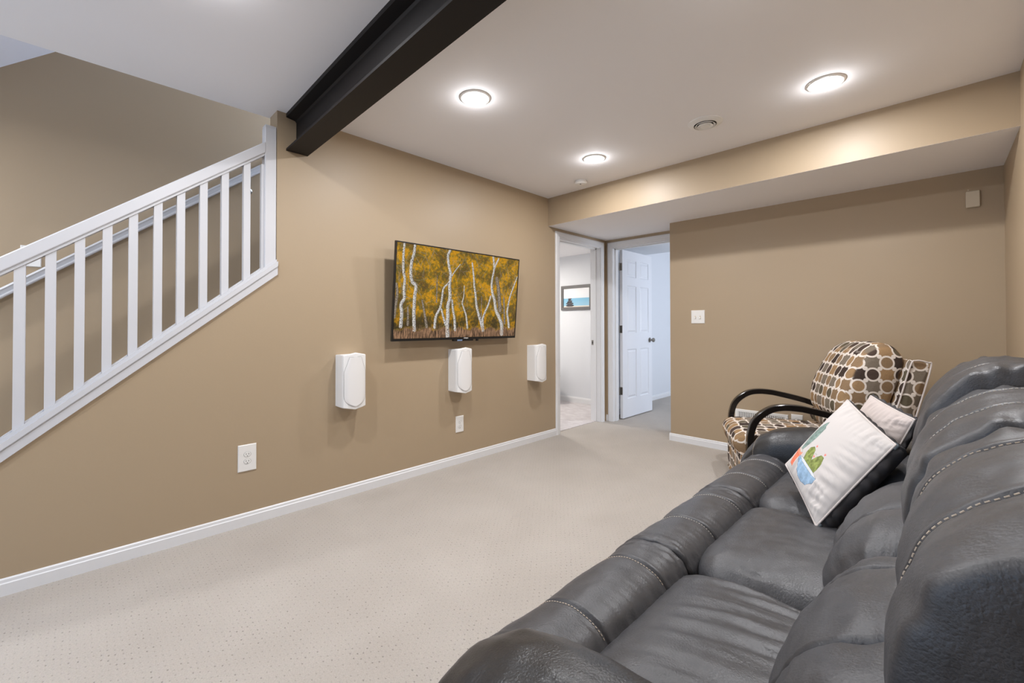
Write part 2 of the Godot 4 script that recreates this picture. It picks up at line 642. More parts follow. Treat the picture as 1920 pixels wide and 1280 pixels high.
func birch_picture() -> ImageTexture:
	var w := 960
	var h := 540
	var im := Image.create(w, h, false, Image.FORMAT_RGB8)
	var big := noise(0.008, FastNoiseLite.TYPE_SIMPLEX_SMOOTH, 3, 8)
	var mid := noise(0.035, FastNoiseLite.TYPE_SIMPLEX_SMOOTH, 3, 18)
	var leaf := noise(0.24, FastNoiseLite.TYPE_CELLULAR, 2, 28)
	var rng := RandomNumberGenerator.new()
	rng.seed = 12
	for y in h:
		for x in w:
			var v := float(y) / h
			var b := big.get_noise_2d(x, y)
			var m := mid.get_noise_2d(x, y)
			var l := leaf.get_noise_2d(x, y)
			var gold := clampf(0.62 + b * 1.1 + m * 0.7 - absf(v - 0.2) * 0.55 + 0.25 * smoothstep(0.45, 0.8, v) * smoothstep(0.35, 0.7, float(x) / w), 0, 1)
			var dark := Color(0.40, 0.32, 0.18)
			var c := dark.lerp(Color(0.80, 0.60, 0.12), gold)
			c = c.lerp(Color(0.88, 0.60, 0.12), clampf(b * 1.4, 0, 0.6))
			c = c.lerp(Color(0.50, 0.46, 0.15), clampf(-m * 1.2, 0, 0.6))
			c *= 1.22 + 0.5 * l + rng.randf_range(-0.30, 0.34)
			# grass along the foot of the picture
			var edge := 0.885 + 0.02 * sin(x * 0.05) + 0.02 * m
			if v > edge:
				var g := mid.get_noise_2d(x * 3.0, y * 0.4)
				c = c.lerp(Color(0.56, 0.43, 0.33) * (0.85 + 0.8 * g + rng.randf_range(-0.08, 0.08)), smoothstep(edge, edge + 0.03, v))
			elif v > 0.66:
				c = c.lerp(Color(0.17, 0.15, 0.11), smoothstep(0.66, 0.86, v) * 0.55 * (1.0 - gold * 0.6))
			im.set_pixel(x, y, Color(clampf(c.r, 0, 1), clampf(c.g, 0, 1), clampf(c.b, 0, 1)))
	var S := Vector2(w, h)
	# twigs
	var twig := func(_o: Color, d: float, _x: int, _y: int): return Color(0.70, 0.64, 0.54) * (1.0 - 0.3 * absf(d))
	for k in 170:
		var p := Vector2(rng.randf() * w, rng.randf_range(0.02, 0.72) * h)
		var a := rng.randf_range(-2.9, -0.25)
		var pts := [p]
		for j in 4:
			a += rng.randf_range(-0.35, 0.35)
			p += Vector2(cos(a), sin(a)) * rng.randf_range(10, 34)
			pts.append(p)
		stroke(im, pts, rng.randf_range(1.4, 2.8), 1.0, twig)
	var marks := noise(0.07, FastNoiseLite.TYPE_SIMPLEX_SMOOTH, 2, 40)
	var bark := func(_o: Color, d: float, x: int, y: int):
		var c := Color(0.90, 0.88, 0.86) * (1.0 - 0.34 * maxf(d, -0.2 * d))
		var k := marks.get_noise_2d(x * 0.9, y * 2.6)
		if k > 0.32:
			c = c.lerp(Color(0.16, 0.14, 0.13), 0.8)
		return c
	var dull := func(_o: Color, d: float, x: int, y: int):
		var c := Color(0.68, 0.62, 0.55) * (1.0 - 0.3 * absf(d))
		if marks.get_noise_2d(x * 0.9, y * 2.6) > 0.25:
			c = c.lerp(Color(0.2, 0.17, 0.14), 0.7)
		return c
	var far := [
		[[0.006, 0.43], [0.014, 0.53], [0.007, 0.64], [0.001, 0.77], 0.017, 0.02], [[0.088, 0.67], [0.093, 0.85], 0.012, 0.017],
		[[0.185, 0.59], [0.208, 0.745], [0.225, 0.874], 0.012, 0.02], [[0.87, 0.51], [0.891, 0.83], 0.015, 0.02],
		[[0.791, 0.27], [0.813, 0.40], [0.826, 0.535], [0.839, 0.66], 0.030, 0.035], [[0.285, 0.3], [0.29, 0.6], 0.006, 0.01], [[0.66, 0.5], [0.664, 0.78], 0.006, 0.01]]
	var near := [
		[[0.048, 0.0], [0.044, 0.10], [0.048, 0.28], [0.059, 0.37], [0.057, 0.485], [0.062, 0.57], [0.042, 0.64], [0.049, 0.733], [0.046, 0.87], 0.0145, 0.023],
		[[0.118, 0.0], [0.114, 0.086], [0.099, 0.194], [0.098, 0.31], [0.11, 0.393], [0.136, 0.44], [0.131, 0.554], [0.131, 0.73], [0.139, 0.91], 0.017, 0.024],
		[[0.462, 0.146], [0.419, 0.237], [0.392, 0.313], [0.372, 0.378], [0.338, 0.443], [0.33, 0.556], [0.319, 0.659], [0.29, 0.762], [0.285, 0.88], 0.006, 0.021],
		[[0.33, 0.678], [0.346, 0.759], [0.367, 0.85], 0.013, 0.017],
		[[0.41, 0.57], [0.42, 0.673], [0.436, 0.777], [0.445, 0.91], 0.014, 0.021],
		[[0.375, 0.0], [0.36, 0.073], [0.372, 0.183], [0.387, 0.273], [0.384, 0.407], [0.392, 0.53], [0.379, 0.634], [0.382, 0.758], [0.381, 0.862], [0.388, 0.98], 0.017, 0.031],
		[[0.503, 0.392], [0.503, 0.52], [0.493, 0.595], [0.515, 0.678], [0.533, 0.752], [0.548, 0.89], 0.006, 0.015],
		[[0.561, 0.117], [0.576, 0.233], [0.589, 0.382], [0.604, 0.488], [0.616, 0.607], [0.64, 0.726], [0.663, 0.814], [0.687, 0.92], 0.012, 0.025],
		[[0.742, 0.497], [0.724, 0.6], [0.693, 0.713], [0.679, 0.802], [0.69, 0.92], 0.013, 0.022],
		[[0.747, 0.0], [0.759, 0.12], [0.757, 0.22], 0.018, 0.013],
		[[0.80, 0.016], [0.768, 0.123], [0.754, 0.227], [0.745, 0.34], [0.757, 0.451], [0.782, 0.55], [0.799, 0.663], [0.838, 0.764], [0.864, 0.856], [0.868, 0.965], 0.012, 0.035],
		[[0.995, 0.22], [0.958, 0.371], [0.934, 0.479], [0.919, 0.597], [0.912, 0.691], [0.926, 0.785], [0.938, 0.88], 0.010, 0.022]]
	for set in [far, near]:
		for tr in set:
			var pts := []
			for q in tr.slice(0, tr.size() - 2):
				pts.append(Vector2(q[0], q[1]) * S)
			var fine := []
			for k in pts.size() - 1:
				for j in 5:
					fine.append(pts[k].cubic_interpolate(pts[k + 1], pts[maxi(k - 1, 0)], pts[mini(k + 2, pts.size() - 1)], j / 5.0))
			fine.append(pts[-1])
			stroke(im, fine, tr[-2] * w, tr[-1] * w, dull if set == far else bark)
	# tufts of grass over the trunks' feet
	var blade := func(o: Color, _d: float, x: int, _y: int): return o.lerp(Color(0.62, 0.48, 0.37) * (0.7 + 0.5 * absf(sin(x * 0.7))), 0.75)
	for k in 420:
		var p := Vector2(rng.randf() * w, h * rng.randf_range(0.90, 1.0))
		stroke(im, [p, p + Vector2(rng.randf_range(-5, 5), -rng.randf_range(12, 34))], 2.0, 1.0, blade)
	return ImageTexture.create_from_image(im)

func blob(im: Image, poly: Array, c: Color, line: Color, grain := 0.0, lw := 2.5) -> void:
	var s := float(im.get_width())
	var pts := PackedVector2Array()
	for p in poly:
		pts.append(p * s)
	var lo := pts[0]
	var hi := pts[0]
	for p in pts:
		lo = lo.min(p)
		hi = hi.max(p)
	var f := noise(0.02, FastNoiseLite.TYPE_SIMPLEX_SMOOTH, 3, 6)
	for y in range(maxi(int(lo.y), 0), mini(int(hi.y) + 1, im.get_height())):
		for x in range(maxi(int(lo.x), 0), mini(int(hi.x) + 1, im.get_width())):
			if Geometry2D.is_point_in_polygon(Vector2(x, y), pts):
				var k := 1.0 + grain * 0.45 * f.get_noise_2d(x, y)
				im.set_pixel(x, y, Color(c.r * k, c.g * k, c.b * k))
	var ink := func(_o: Color, _d: float, _x: int, _y: int): return line
	var ring := []
	for p in pts:
		ring.append(p)
	ring.append(pts[0])
	stroke(im, ring, lw, lw, ink)

func print_material() -> StandardMaterial3D:
	# the cushion's front: two potted cacti in watercolour on off-white
	var s := 768
	var im := Image.create(s, s, false, Image.FORMAT_RGB8)
	im.fill(rgb(200, 195, 192))
	var ink := rgb(84, 92, 98)
	# tall grey-green cactus in the terracotta pot
	blob(im, [Vector2(.125, .735), Vector2(.085, .56), Vector2(.10, .43), Vector2(.16, .335), Vector2(.20, .30), Vector2(.215, .36), Vector2(.245, .375), Vector2(.245, .50), Vector2(.22, .62), Vector2(.175, .735)], rgb(124, 143, 136), rgb(96, 112, 108), 0.5, 1.5)
	for k in 26:
		var q := Vector2(.235 + 0.008 * sin(k * 2.0), .38 + k * 0.0115) * s
		stroke(im, [q, q + Vector2(9, -3)], 1.6, 1.0, func(_o: Color, _d: float, _x: int, _y: int): return rgb(110, 124, 118))
	stroke(im, [Vector2(.15, .70) * s, Vector2(.165, .5) * s, Vector2(.2, .34) * s], 2.0, 1.2, func(_o: Color, _d: float, _x: int, _y: int): return rgb(98, 114, 110))
	blob(im, [Vector2(.055, .735), Vector2(.235, .735), Vector2(.235, .79), Vector2(.055, .785)], rgb(236, 140, 112), rgb(170, 92, 76), 0.25)
	blob(im, [Vector2(.07, .787), Vector2(.222, .79), Vector2(.20, .925), Vector2(.10, .925)], rgb(232, 128, 100), rgb(170, 92, 76), 0.25)
	blob(im, [Vector2(.09, .72), Vector2(.20, .72), Vector2(.225, .737), Vector2(.20, .752), Vector2(.09, .75), Vector2(.065, .736)], rgb(196, 190, 184), rgb(110, 104, 100), 0.2, 1.5)
	# green cactus with red buds in the blue bowl
	blob(im, [Vector2(.315, .78), Vector2(.285, .70), Vector2(.295, .625), Vector2(.345, .585), Vector2(.395, .60), Vector2(.43, .66), Vector2(.45, .70), Vector2(.485, .64), Vector2(.53, .58), Vector2(.585, .575), Vector2(.62, .63), Vector2(.625, .70), Vector2(.60, .77)], rgb(134, 144, 84), rgb(98, 110, 62), 0.7, 1.8)
	for k in 46:
		var a := k * 2.399
		var q := Vector2(.45 + .15 * cos(a) * fmod(k * 0.37, 1.0), .69 + .07 * sin(a)) * s
		stroke(im, [q, q + Vector2(0, -8)], 1.4, 0.8, func(_o: Color, _d: float, _x: int, _y: int): return rgb(102, 114, 66))
	for q in [Vector2(.372, .572), Vector2(.448, .66), Vector2(.57, .555)]:
		for a in [-2.4, -1.9, -1.4, -0.8]:
			stroke(im, [q * s, q * s + Vector2(cos(a), sin(a)) * 20], 7.0, 2.0, func(_o: Color, _d: float, _x: int, _y: int): return rgb(226, 116, 104))
	blob(im, [Vector2(.225, .775), Vector2(.69, .765), Vector2(.675, .83), Vector2(.60, .895), Vector2(.48, .925), Vector2(.36, .91), Vector2(.265, .85)], rgb(150, 178, 204), rgb(84, 96, 116), 0.3)
	blob(im, [Vector2(.225, .775), Vector2(.30, .76), Vector2(.62, .752), Vector2(.69, .765), Vector2(.60, .782), Vector2(.32, .79)], rgb(212, 216, 220), ink, 0.1, 1.8)
	# a third plant runs off the left edge
	blob(im, [Vector2(0.0, .50), Vector2(.0, .36), Vector2(.03, .33), Vector2(.045, .40), Vector2(.03, .50)], rgb(150, 166, 140), rgb(116, 134, 108), 0.5, 1.4)
	blob(im, [Vector2(0.02, .31), Vector2(.045, .30), Vector2(.05, .33), Vector2(.03, .335)], rgb(230, 140, 130), rgb(216, 120, 110), 0.2, 1.0)
	var m := mat(Color(1, 1, 1), 0.9, 0, 0.2)
	m.albedo_texture = ImageTexture.create_from_image(im)
	m.texture_repeat = false
	return m

# ------------------------------------------------------------------ room shell
const HS := 0.826      # slope of the half wall's top

func apron_y(z: float) -> float:     # lower edge of the trim along the stair
	return 0.557 + (0.219 - z) * HS

func shell() -> void:
	struct("floor", MB.new().box(V(-1.19, -0.2, ZA - 0.01), V(RX + 0.12, 0, 2.2)), M.carpet)
	# wall with the television
	var w := MB.new()
	w.box(V(-0.13, 0, -0.835), V(0, CEIL, -3.52))
	w.box(V(-0.13, 2.045, -3.52), V(0, CEIL, -4.31))
	w.box(V(-0.13, 0, -4.31), V(0, CEIL, -4.55))
	var zt := 0.80
	w.prism(PackedVector3Array([V(-0.13, 0, -0.835), V(-0.13, 0, zt), V(-0.13, apron_y(zt) + 0.05, zt), V(-0.13, apron_y(-0.835) + 0.05, -0.835)]), V(0.13, 0, 0))
	struct("wall_left", w, M.tan)
	w = MB.new()
	w.box(V(-0.13, 0, ZA), V(0.075, CEIL, ZA - 0.12))
	w.box(V(0.075, 2.045, ZA), V(0.865, CEIL, ZA - 0.12))
	w.box(V(0.865, 0, ZA), V(XE + 0.01, CEIL, ZA - 0.12))
	struct("wall_alcove", w, M.tan)
	struct("wall_far", MB.new().box(V(XE, 0, ZF), V(RX + 0.12, SOF + 0.05, ZA - 0.12)), M.tan)
	struct("wall_right", MB.new().box(V(RX, 0, ZF), V(RX + 0.12, CEIL, 2.2)), M.tan)
	struct("ceiling", MB.new().box(V(-0.14, CEIL, ZS - 0.02), V(RX + 0.12, CEIL + 0.25, 2.2)), M.ceil)
	struct("ceiling_soffit", MB.new().box(V(0, SOF, ZS - 0.0005), V(RX, SOF + 0.004, ZA)), M.ceil)
	struct("wall_soffit", MB.new().box(V(0, SOF + 0.0005, ZS), V(RX, CEIL, ZS - 0.05)), M.tan)
	# the end of the room behind the camera, with the patio door
	w = MB.new()
	w.box(V(-1.19, 0, 2.1), V(-0.97, CEIL, 2.2))
	w.box(V(-0.97, 0, 2.1), V(-0.19, 0.88, 2.2))
	w.box(V(-0.97, 2.02, 2.1), V(-0.19, CEIL, 2.2))
	w.box(V(-0.19, 0, 2.1), V(0.1, CEIL, 2.2))
	w.box(V(0.1, 2.05, 2.1), V(1.8, CEIL, 2.2))
	w.box(V(1.8, 0, 2.1), V(RX, CEIL, 2.2))
	struct("wall_near", w, M.tan)
	var hw := struct_root("window_2", V(-0.58, 1.45, 2.14))
	var hf := MB.new()
	for q in [[-0.97, -0.92, 0.88, 2.02], [-0.24, -0.19, 0.88, 2.02], [-0.97, -0.19, 0.88, 0.94], [-0.97, -0.19, 1.96, 2.02], [-0.97, -0.19, 1.42, 1.48]]:
		hf.box(V(q[0], q[2], 2.11), V(q[1], q[3], 2.17))
	obj("frame", hf, M.trim, hw)
	obj("pane", MB.new().box(V(-0.93, 0.93, 2.136), V(-0.23, 1.97, 2.142)), M.glass, hw)
	var pd := struct_root("door_3", V(0.95, 0, 2.14))
	var fr := MB.new()
	for x in [0.1, 0.92, 1.73]:
		fr.box(V(x, 0, 2.11), V(x + 0.07, 2.05, 2.17))
	fr.box(V(0.1, 1.97, 2.11), V(1.8, 2.05, 2.17))
	fr.box(V(0.1, 0, 2.11), V(1.8, 0.07, 2.17))
	obj("frame", fr, M.trim, pd)
	obj("pane", MB.new().box(V(0.16, 0.06, 2.136), V(0.93, 1.98, 2.142)), M.glass, pd)
	obj("pane", MB.new().box(V(0.98, 0.06, 2.136), V(1.74, 1.98, 2.142)), M.glass, pd)
	# stairwell
	struct("wall_stairwell", MB.new().box(V(-1.19, 0, -3.3), V(-1.07, 3.7, 2.2)), M.tan)
	w = MB.new()
	w.box(V(-1.07, 0, -3.3), V(-0.13, 2.78, -3.4))
	w.box(V(-1.07, 3.38, -3.3), V(-0.13, 3.7, -3.4))
	w.box(V(-1.07, 2.78, -3.3), V(-0.97, 3.38, -3.4))
	w.box(V(-0.23, 2.78, -3.3), V(-0.13, 3.38, -3.4))
	struct("wall_stair_top", w, M.tan)
	var uw := struct_root("window_3", V(-0.6, 3.08, -3.35))
	var uf := MB.new()
	for q in [[-0.97, -0.93, 2.78, 3.38], [-0.27, -0.23, 2.78, 3.38], [-0.97, -0.23, 2.78, 2.83], [-0.97, -0.23, 3.33, 3.38]]:
		uf.box(V(q[0], q[2], -3.33), V(q[1], q[3], -3.38))
	obj("frame", uf, M.trim, uw)
	obj("pane", MB.new().box(V(-0.94, 2.82, -3.352), V(-0.26, 3.34, -3.358)), M.glass, uw)
	struct("wall_stair_side", MB.new().box(V(-0.14, CEIL + 0.25, -3.3), V(-0.04, 3.7, 0.6)), M.tan)
	var s := MB.new()
	# the stair's ceiling slopes with the flight, then runs level over the foot of the stair
	s.prism(PackedVector3Array([V(-1.07, CEIL, 2.2), V(-1.07, CEIL, 0.57), V(-1.07, 3.45, -0.62), V(-1.07, 3.45, -3.3), V(-1.07, 3.65, -3.3), V(-1.07, 3.65, 2.2)]), V(0.93, 0, 0))
	struct("ceiling_stairwell", s, M.stair_ceil)
	# the flight itself, behind the half wall
	var st := MB.new()
	for k in 13:
		var z := 0.50 - k * 0.235
		st.box(V(-1.07, 0, z), V(-0.13, 0.193 * (k + 1), z - 0.26))
	st.box(V(-1.07, 2.45, -2.45), V(-0.13, 2.70, -3.3))
	struct("floor_stair", st, M.carpet)
	# baseboards
	var p := [Vector2(0, 0), Vector2(0.012, 0), Vector2(0.012, 0.050), Vector2(0.0085, 0.054), Vector2(0.0075, 0.066), Vector2(0.003, 0.071), Vector2(0, 0.071)]
	var UP := Vector3.UP
	struct("baseboard_left", MB.new().bar(p, V(0, 0, 0.78), V(1, 0, 0), UP, V(0, 0, -0.78 - 3.463)), M.trim)
	struct("baseboard_far", MB.new().bar(p, V(XE - 0.012, 0, ZF), V(0, 0, 1), UP, V(RX - XE + 0.012, 0, 0)), M.trim)
	struct("baseboard_right", MB.new().bar(p, V(RX, 0, 2.1), V(-1, 0, 0), UP, V(0, 0, ZF - 2.1)), M.trim)
	struct("baseboard_alcove", MB.new().bar(p, V(0, 0, ZA), V(0, 0, 1), UP, V(0.026, 0, 0)), M.trim)
	struct("baseboard_stairwell", MB.new().bar(p, V(-1.07, 0, 2.1), V(1, 0, 0), UP, V(0, 0, -1.5)), M.trim)
	# white trim along the top of the half wall: an apron board and a cap
	var zb := 0.80
	var ze := -0.838
	var par := func(x0: float, x1: float, y0: float, y1: float, z0: float, z1: float) -> MB:
		return MB.new().prism(PackedVector3Array([V(x0, apron_y(z0) + y0, z0), V(x0, apron_y(z0) + y1, z0), V(x0, apron_y(z1) + y1, z1), V(x0, apron_y(z1) + y0, z1)]), V(x1 - x0, 0, 0))
	var tr := struct_root("trim_1", V(0, 0, 0))
	obj("apron_board", par.call(0.0, 0.013, 0.0, 0.043, zb, ze), M.rail, tr)
	obj("cap_board", par.call(-0.14, 0.020, 0.050, 0.078, zb, ze), M.rail, tr)
	obj("cap_moulding", par.call(-0.12, 0.010, 0.041, 0.052, zb, ze), M.rail, tr)

# ------------------------------------------------------------------ door frames
# a casing swept round three sides of an opening: o at its foot, ex along the wall, out away from it
func casing(o: Vector3, ex: Vector3, out: Vector3, w: float, h: float) -> MB:
	var prof := [Vector2(0, 0), Vector2(0, 0.009), Vector2(0.006, 0.012), Vector2(0.018, 0.012), Vector2(0.024, 0.016), Vector2(0.050, 0.018), Vector2(0.058, 0.016), Vector2(0.066, 0.010), Vector2(0.066, 0)]
	var mb := MB.new()
	for k in prof.size() - 1:
		var a: Vector2 = prof[k]
		var b: Vector2 = prof[k + 1]
		var pa := []
		var pb := []
		for q in [[a, pa], [b, pb]]:
			var d: Vector2 = q[0]
			for c in [Vector2(-d.x, 0), Vector2(-d.x, h + d.x), Vector2(w + d.x, h + d.x), Vector2(w + d.x, 0)]:
				q[1].append(o + ex * c.x + Vector3.UP * c.y + out * d.y)
		for j in 3:
			mb.quad(pa[j], pa[j + 1], pb[j + 1], pb[j])
			# normals face the room whichever way the wall runs
			var n0 := mb.v.size() - 4
			if mb.n[n0].dot(out) < -0.001 or (absf(mb.n[n0].dot(out)) < 0.001 and (b - a).y * mb.n[n0].dot((pa[j] + pa[j + 1]) / 2 - (o + ex * w / 2 + Vector3.UP * h / 2)) * (1 if a.x < 0.03 else -1) > 0):
				for q in 4:
					mb.n[n0 + q] = -mb.n[n0 + q]
				var i0 := mb.i.size() - 6
				for q in [0, 3]:
					var sw := mb.i[i0 + q + 1]
					mb.i[i0 + q + 1] = mb.i[i0 + q + 2]
					mb.i[i0 + q + 2] = sw
	return mb

func openings() -> void:
	# bathroom doorway in the television wall
	var d := struct_root("door_1", V(0, 0, -3.915))
	obj("casing", casing(V(0, 0, -3.530), V(0, 0, -1), V(1, 0, 0), 0.770, 2.034), M.trim, d)
	var j := MB.new()
	j.box(V(-0.132, 0, -3.518), V(0.002, 2.04, -3.536))
	j.box(V(-0.132, 0, -4.294), V(0.002, 2.04, -4.312))
	j.box(V(-0.132, 2.028, -3.518), V(0.002, 2.046, -4.312))
	obj("jamb", j, M.trim, d)
	var s := MB.new()
	s.box(V(-0.085, 0, -3.536), V(-0.05, 2.028, -3.547))
	s.box(V(-0.085, 0, -4.294), V(-0.05, 2.028, -4.283))
	s.box(V(-0.085, 2.028, -3.536), V(-0.05, 2.017, -4.294))
	obj("door_stop", s, M.trim, d)
	var sp := obj("strike_plate", MB.new().cbox(V(-0.118, 0.895, -4.291), V(-0.088, 0.952, -4.296), 0.001), M.nickel, d)
	obj("latch_hole", MB.new().box(V(-0.108, 0.910, -4.2895), V(-0.097, 0.935, -4.292)), M.slot, sp)
	# bedroom doorway in the alcove wall
	d = struct_root("door_2", V(0.47, 0, ZA))
	obj("casing", casing(V(0.091, 0, ZA), V(1, 0, 0), V(0, 0, 1), 0.758, 2.034), M.trim, d)
	j = MB.new()
	j.box(V(0.075, 0, ZA + 0.002), V(0.093, 2.04, ZA - 0.122))
	j.box(V(0.847, 0, ZA + 0.002), V(0.866, 2.04, ZA - 0.122))
	j.box(V(0.075, 2.028, ZA + 0.002), V(0.866, 2.046, ZA - 0.122))
	obj("jamb", j, M.trim, d)
	s = MB.new()
	s.box(V(0.093, 0, ZA - 0.045), V(0.104, 2.028, ZA - 0.08))
	s.box(V(0.847, 0, ZA - 0.045), V(0.836, 2.028, ZA - 0.08))
	s.box(V(0.093, 2.028, ZA - 0.045), V(0.847, 2.017, ZA - 0.08))
	obj("door_stop", s, M.trim, d)

# ------------------------------------------------------------------ stair railing
func rail_y(z: float) -> float:      # top of the handrail on the half wall
	return 1.416 + (0.228 - z) * 0.790

func railing() -> void:
	var r := thing("stair_railing", "white painted stair railing with square balusters on the sloping half wall", "railing", V(-0.03, 0.6, 0.0))
	var z0 := 0.78
	var z1 := -0.772
	var bar := func(x0: float, x1: float, y0: float, y1: float, za: float, zb: float, f: Callable) -> MB:
		return MB.new().prism(PackedVector3Array([V(x0, f.call(za) + y0, za), V(x0, f.call(za) + y1, za), V(x0, f.call(zb) + y1, zb), V(x0, f.call(zb) + y0, zb)]), V(x1 - x0, 0, 0))
	# handrail: an upright board with a slimmer lip below and a rounded top edge
	var prof := [Vector2(-0.060, -0.064), Vector2(0.0, -0.064), Vector2(0.002, -0.060), Vector2(0.002, -0.006), Vector2(-0.003, 0), Vector2(-0.057, 0), Vector2(-0.062, -0.006), Vector2(-0.062, -0.060)]
	var pts := PackedVector3Array()
	for q in prof:
		pts.append(V(q.x, rail_y(z0) + q.y, z0))
	obj("handrail", MB.new().prism(pts, V(0, rail_y(z1) - rail_y(z0), z1 - z0)), M.rail, r)
	obj("rail_fillet", bar.call(-0.050, -0.006, -0.079, -0.063, z0, z1, rail_y), M.rail, r)
	var shoe := func(z: float) -> float: return apron_y(z) + 0.078
	obj("shoe_rail", bar.call(-0.070, 0.006, -0.002, 0.016, z0, -0.835, shoe), M.rail, r)
	var zs := []
	for k in 7:
		zs.append(0.745 - k * 0.0955)
	zs.append_array([0.081, -0.010, -0.1025, -0.195, -0.289, -0.3815, -0.479, -0.577, -0.683])
	for z in zs:
		if z > 0.6 and z < 0.0:
			continue
		var b := MB.new()
		var h := 0.0170
		var lo := PackedVector3Array([V(-0.046, shoe.call(z + h) + 0.014, z + h), V(-0.012, shoe.call(z + h) + 0.014, z + h), V(-0.012, shoe.call(z - h) + 0.014, z - h), V(-0.046, shoe.call(z - h) + 0.014, z - h)])
		var hi := PackedVector3Array()
		for q in lo:
			hi.append(V(q.x, rail_y(q.z) - 0.076, q.z))
		for k in 4:
			var e := (k + 1) % 4
			b.quad(lo[k], lo[e], hi[e], hi[k])
		b.face(lo, Vector3.DOWN)
		b.face(hi, Vector3.UP)
		obj("baluster", b, M.rail, r)
	# thin filler strips in the shoe rail between balusters
	for k in zs.size():
		var a: float = zs[k] - 0.018
		var c: float = zs[k + 1] + 0.018 if k < zs.size() - 1 else -0.765
		var fl := MB.new()
		fl.prism(PackedVector3Array([V(-0.044, shoe.call(a) + 0.015, a), V(-0.044, shoe.call(a) + 0.024, a), V(-0.044, shoe.call(c) + 0.024, c), V(-0.044, shoe.call(c) + 0.015, c)]), V(0.022, 0, 0))
		obj("filler_strip", fl, M.rail, r)
	# newel post at the end of the wall, its top cut at a slant, with a slim half baluster in front of it
	var np := MB.new()
	np.cbox(V(-0.062, 1.415, -0.772), V(-0.001, 2.300, -0.833), 0.003)
	np.prism(PackedVector3Array([V(-0.060, 2.299, -0.774), V(-0.003, 2.299, -0.774), V(-0.003, 2.299, -0.831), V(-0.060, 2.299, -0.831)]), V(0, 0.012, 0))
	np.face(PackedVector3Array([V(-0.060, 2.311, -0.774), V(-0.003, 2.311, -0.774), V(-0.003, 2.311, -0.831)]), Vector3.UP)
	obj("newel_post", np, M.rail, r)
	obj("half_baluster", MB.new().box(V(-0.046, 1.40, -0.757), V(-0.014, 2.075, -0.773)), M.rail, r)
	# handrail on the far wall of the stair
	var hr := thing("wall_handrail", "white moulded handrail fixed to the brown stairwell wall behind the balusters", "handrail", V(-1.03, 1.6, 0))
	var wy := func(z: float) -> float: return 1.345 + (0.306 - z) * 0.80
	pts = PackedVector3Array()
	for q in [Vector2(-1.052, -0.062), Vector2(-1.008, -0.062), Vector2(-1.004, -0.054), Vector2(-1.004, -0.047), Vector2(-1.012, -0.040), Vector2(-1.006, -0.022), Vector2(-0.998, -0.012), Vector2(-1.004, -0.003), Vector2(-1.02, 0.002), Vector2(-1.044, 0.0), Vector2(-1.056, -0.012), Vector2(-1.050, -0.034)]:
		pts.append(V(q.x, wy.call(0.75) + q.y, 0.75))
	obj("rail", MB.new().prism(pts, V(0, wy.call(-1.9) - wy.call(0.75), -2.65)), M.rail, hr)
	for z in [-0.95, 0.55]:
		var y: float = wy.call(z)
		var br := MB.new()
		br.tube(PackedVector3Array([V(-1.066, y - 0.16, z), V(-1.045, y - 0.155, z), V(-1.030, y - 0.13, z), V(-1.028, y - 0.061, z)]), 0.007)
		br.lathe(V(-1.07, y - 0.16, z), V(1, 0, 0), [Vector2(0.026, 0.0), Vector2(0.026, 0.004), Vector2(0.018, 0.008), Vector2(0.0, 0.009)], 20)
		obj("bracket", br, M.nickel, hr)
	# the steel beam under the ceiling
	var bm := thing("steel_beam", "dark brown painted steel I-beam running under the ceiling into the wall", "beam", V(1.55, 2.185, -0.92))
	var turn := Basis(Vector3.UP, -deg_to_rad(1.0))
	var sec := [Vector2(-0.063, 0), Vector2(0.063, 0), Vector2(0.063, 0.013), Vector2(0.012, 0.018), Vector2(0.005, 0.030), Vector2(0.005, 0.185), Vector2(0.012, 0.195), Vector2(0.063, 0.203), Vector2(0.063, 0.226), Vector2(-0.063, 0.226), Vector2(-0.063, 0.203), Vector2(-0.012, 0.195), Vector2(-0.005, 0.185), Vector2(-0.005, 0.030), Vector2(-0.012, 0.018), Vector2(-0.063, 0.013)]
	pts = PackedVector3Array()
	for q in sec:
		pts.append(V(0.0, 2.186 + q.y, -0.948) + turn * V(-0.02, 0, -q.x))
	obj("girder", MB.new().prism(pts, turn * V(3.12, 0, 0)), M.beam, bm)

# ------------------------------------------------------------------ ceiling
func downlight(x: float, z: float, label: String) -> void:
	var t := thing("recessed_light", label, "light", V(x, CEIL, z), "recessed ceiling lights")
	obj("trim_ring", MB.new().lathe(V(x, CEIL, z), Vector3.DOWN, [Vector2(0.088, 0.0), Vector2(0.085, 0.005), Vector2(0.079, 0.008), Vector2(0.075, 0.008), Vector2(0.074, 0.002)], 40), M.plate, t)
	obj("lens", MB.new().lathe(V(x, CEIL, z), Vector3.DOWN, [Vector2(0.075, 0.002), Vector2(0.0, 0.003)], 40), M.glow, t)
	var l := AreaLight3D.new()
	l.name = "lamp"
	l.area_size = Vector2(0.075, 0.075)
	l.light_color = Color(0.98, 0.98, 0.99)
	l.light_energy = DOWN
	l.area_range = 12.0
	l.area_attenuation = 2.0
	l.shadow_enabled = true
	l.rotation_degrees = V(-90, 0, 0)
	l.position = V(0, -0.005, 0)
	t.add_child(l)
	# the domed lens also lets a little light out sideways, along the ceiling
	var s := OmniLight3D.new()
	s.name = "lens_spill"
	s.light_color = l.light_color
	s.light_energy = 0.030
	s.light_size = 0.01
	s.omni_range = 8.0
	s.omni_attenuation = 2.0
	s.shadow_enabled = true
	s.position = V(0, -0.055, 0)
	t.add_child(s)

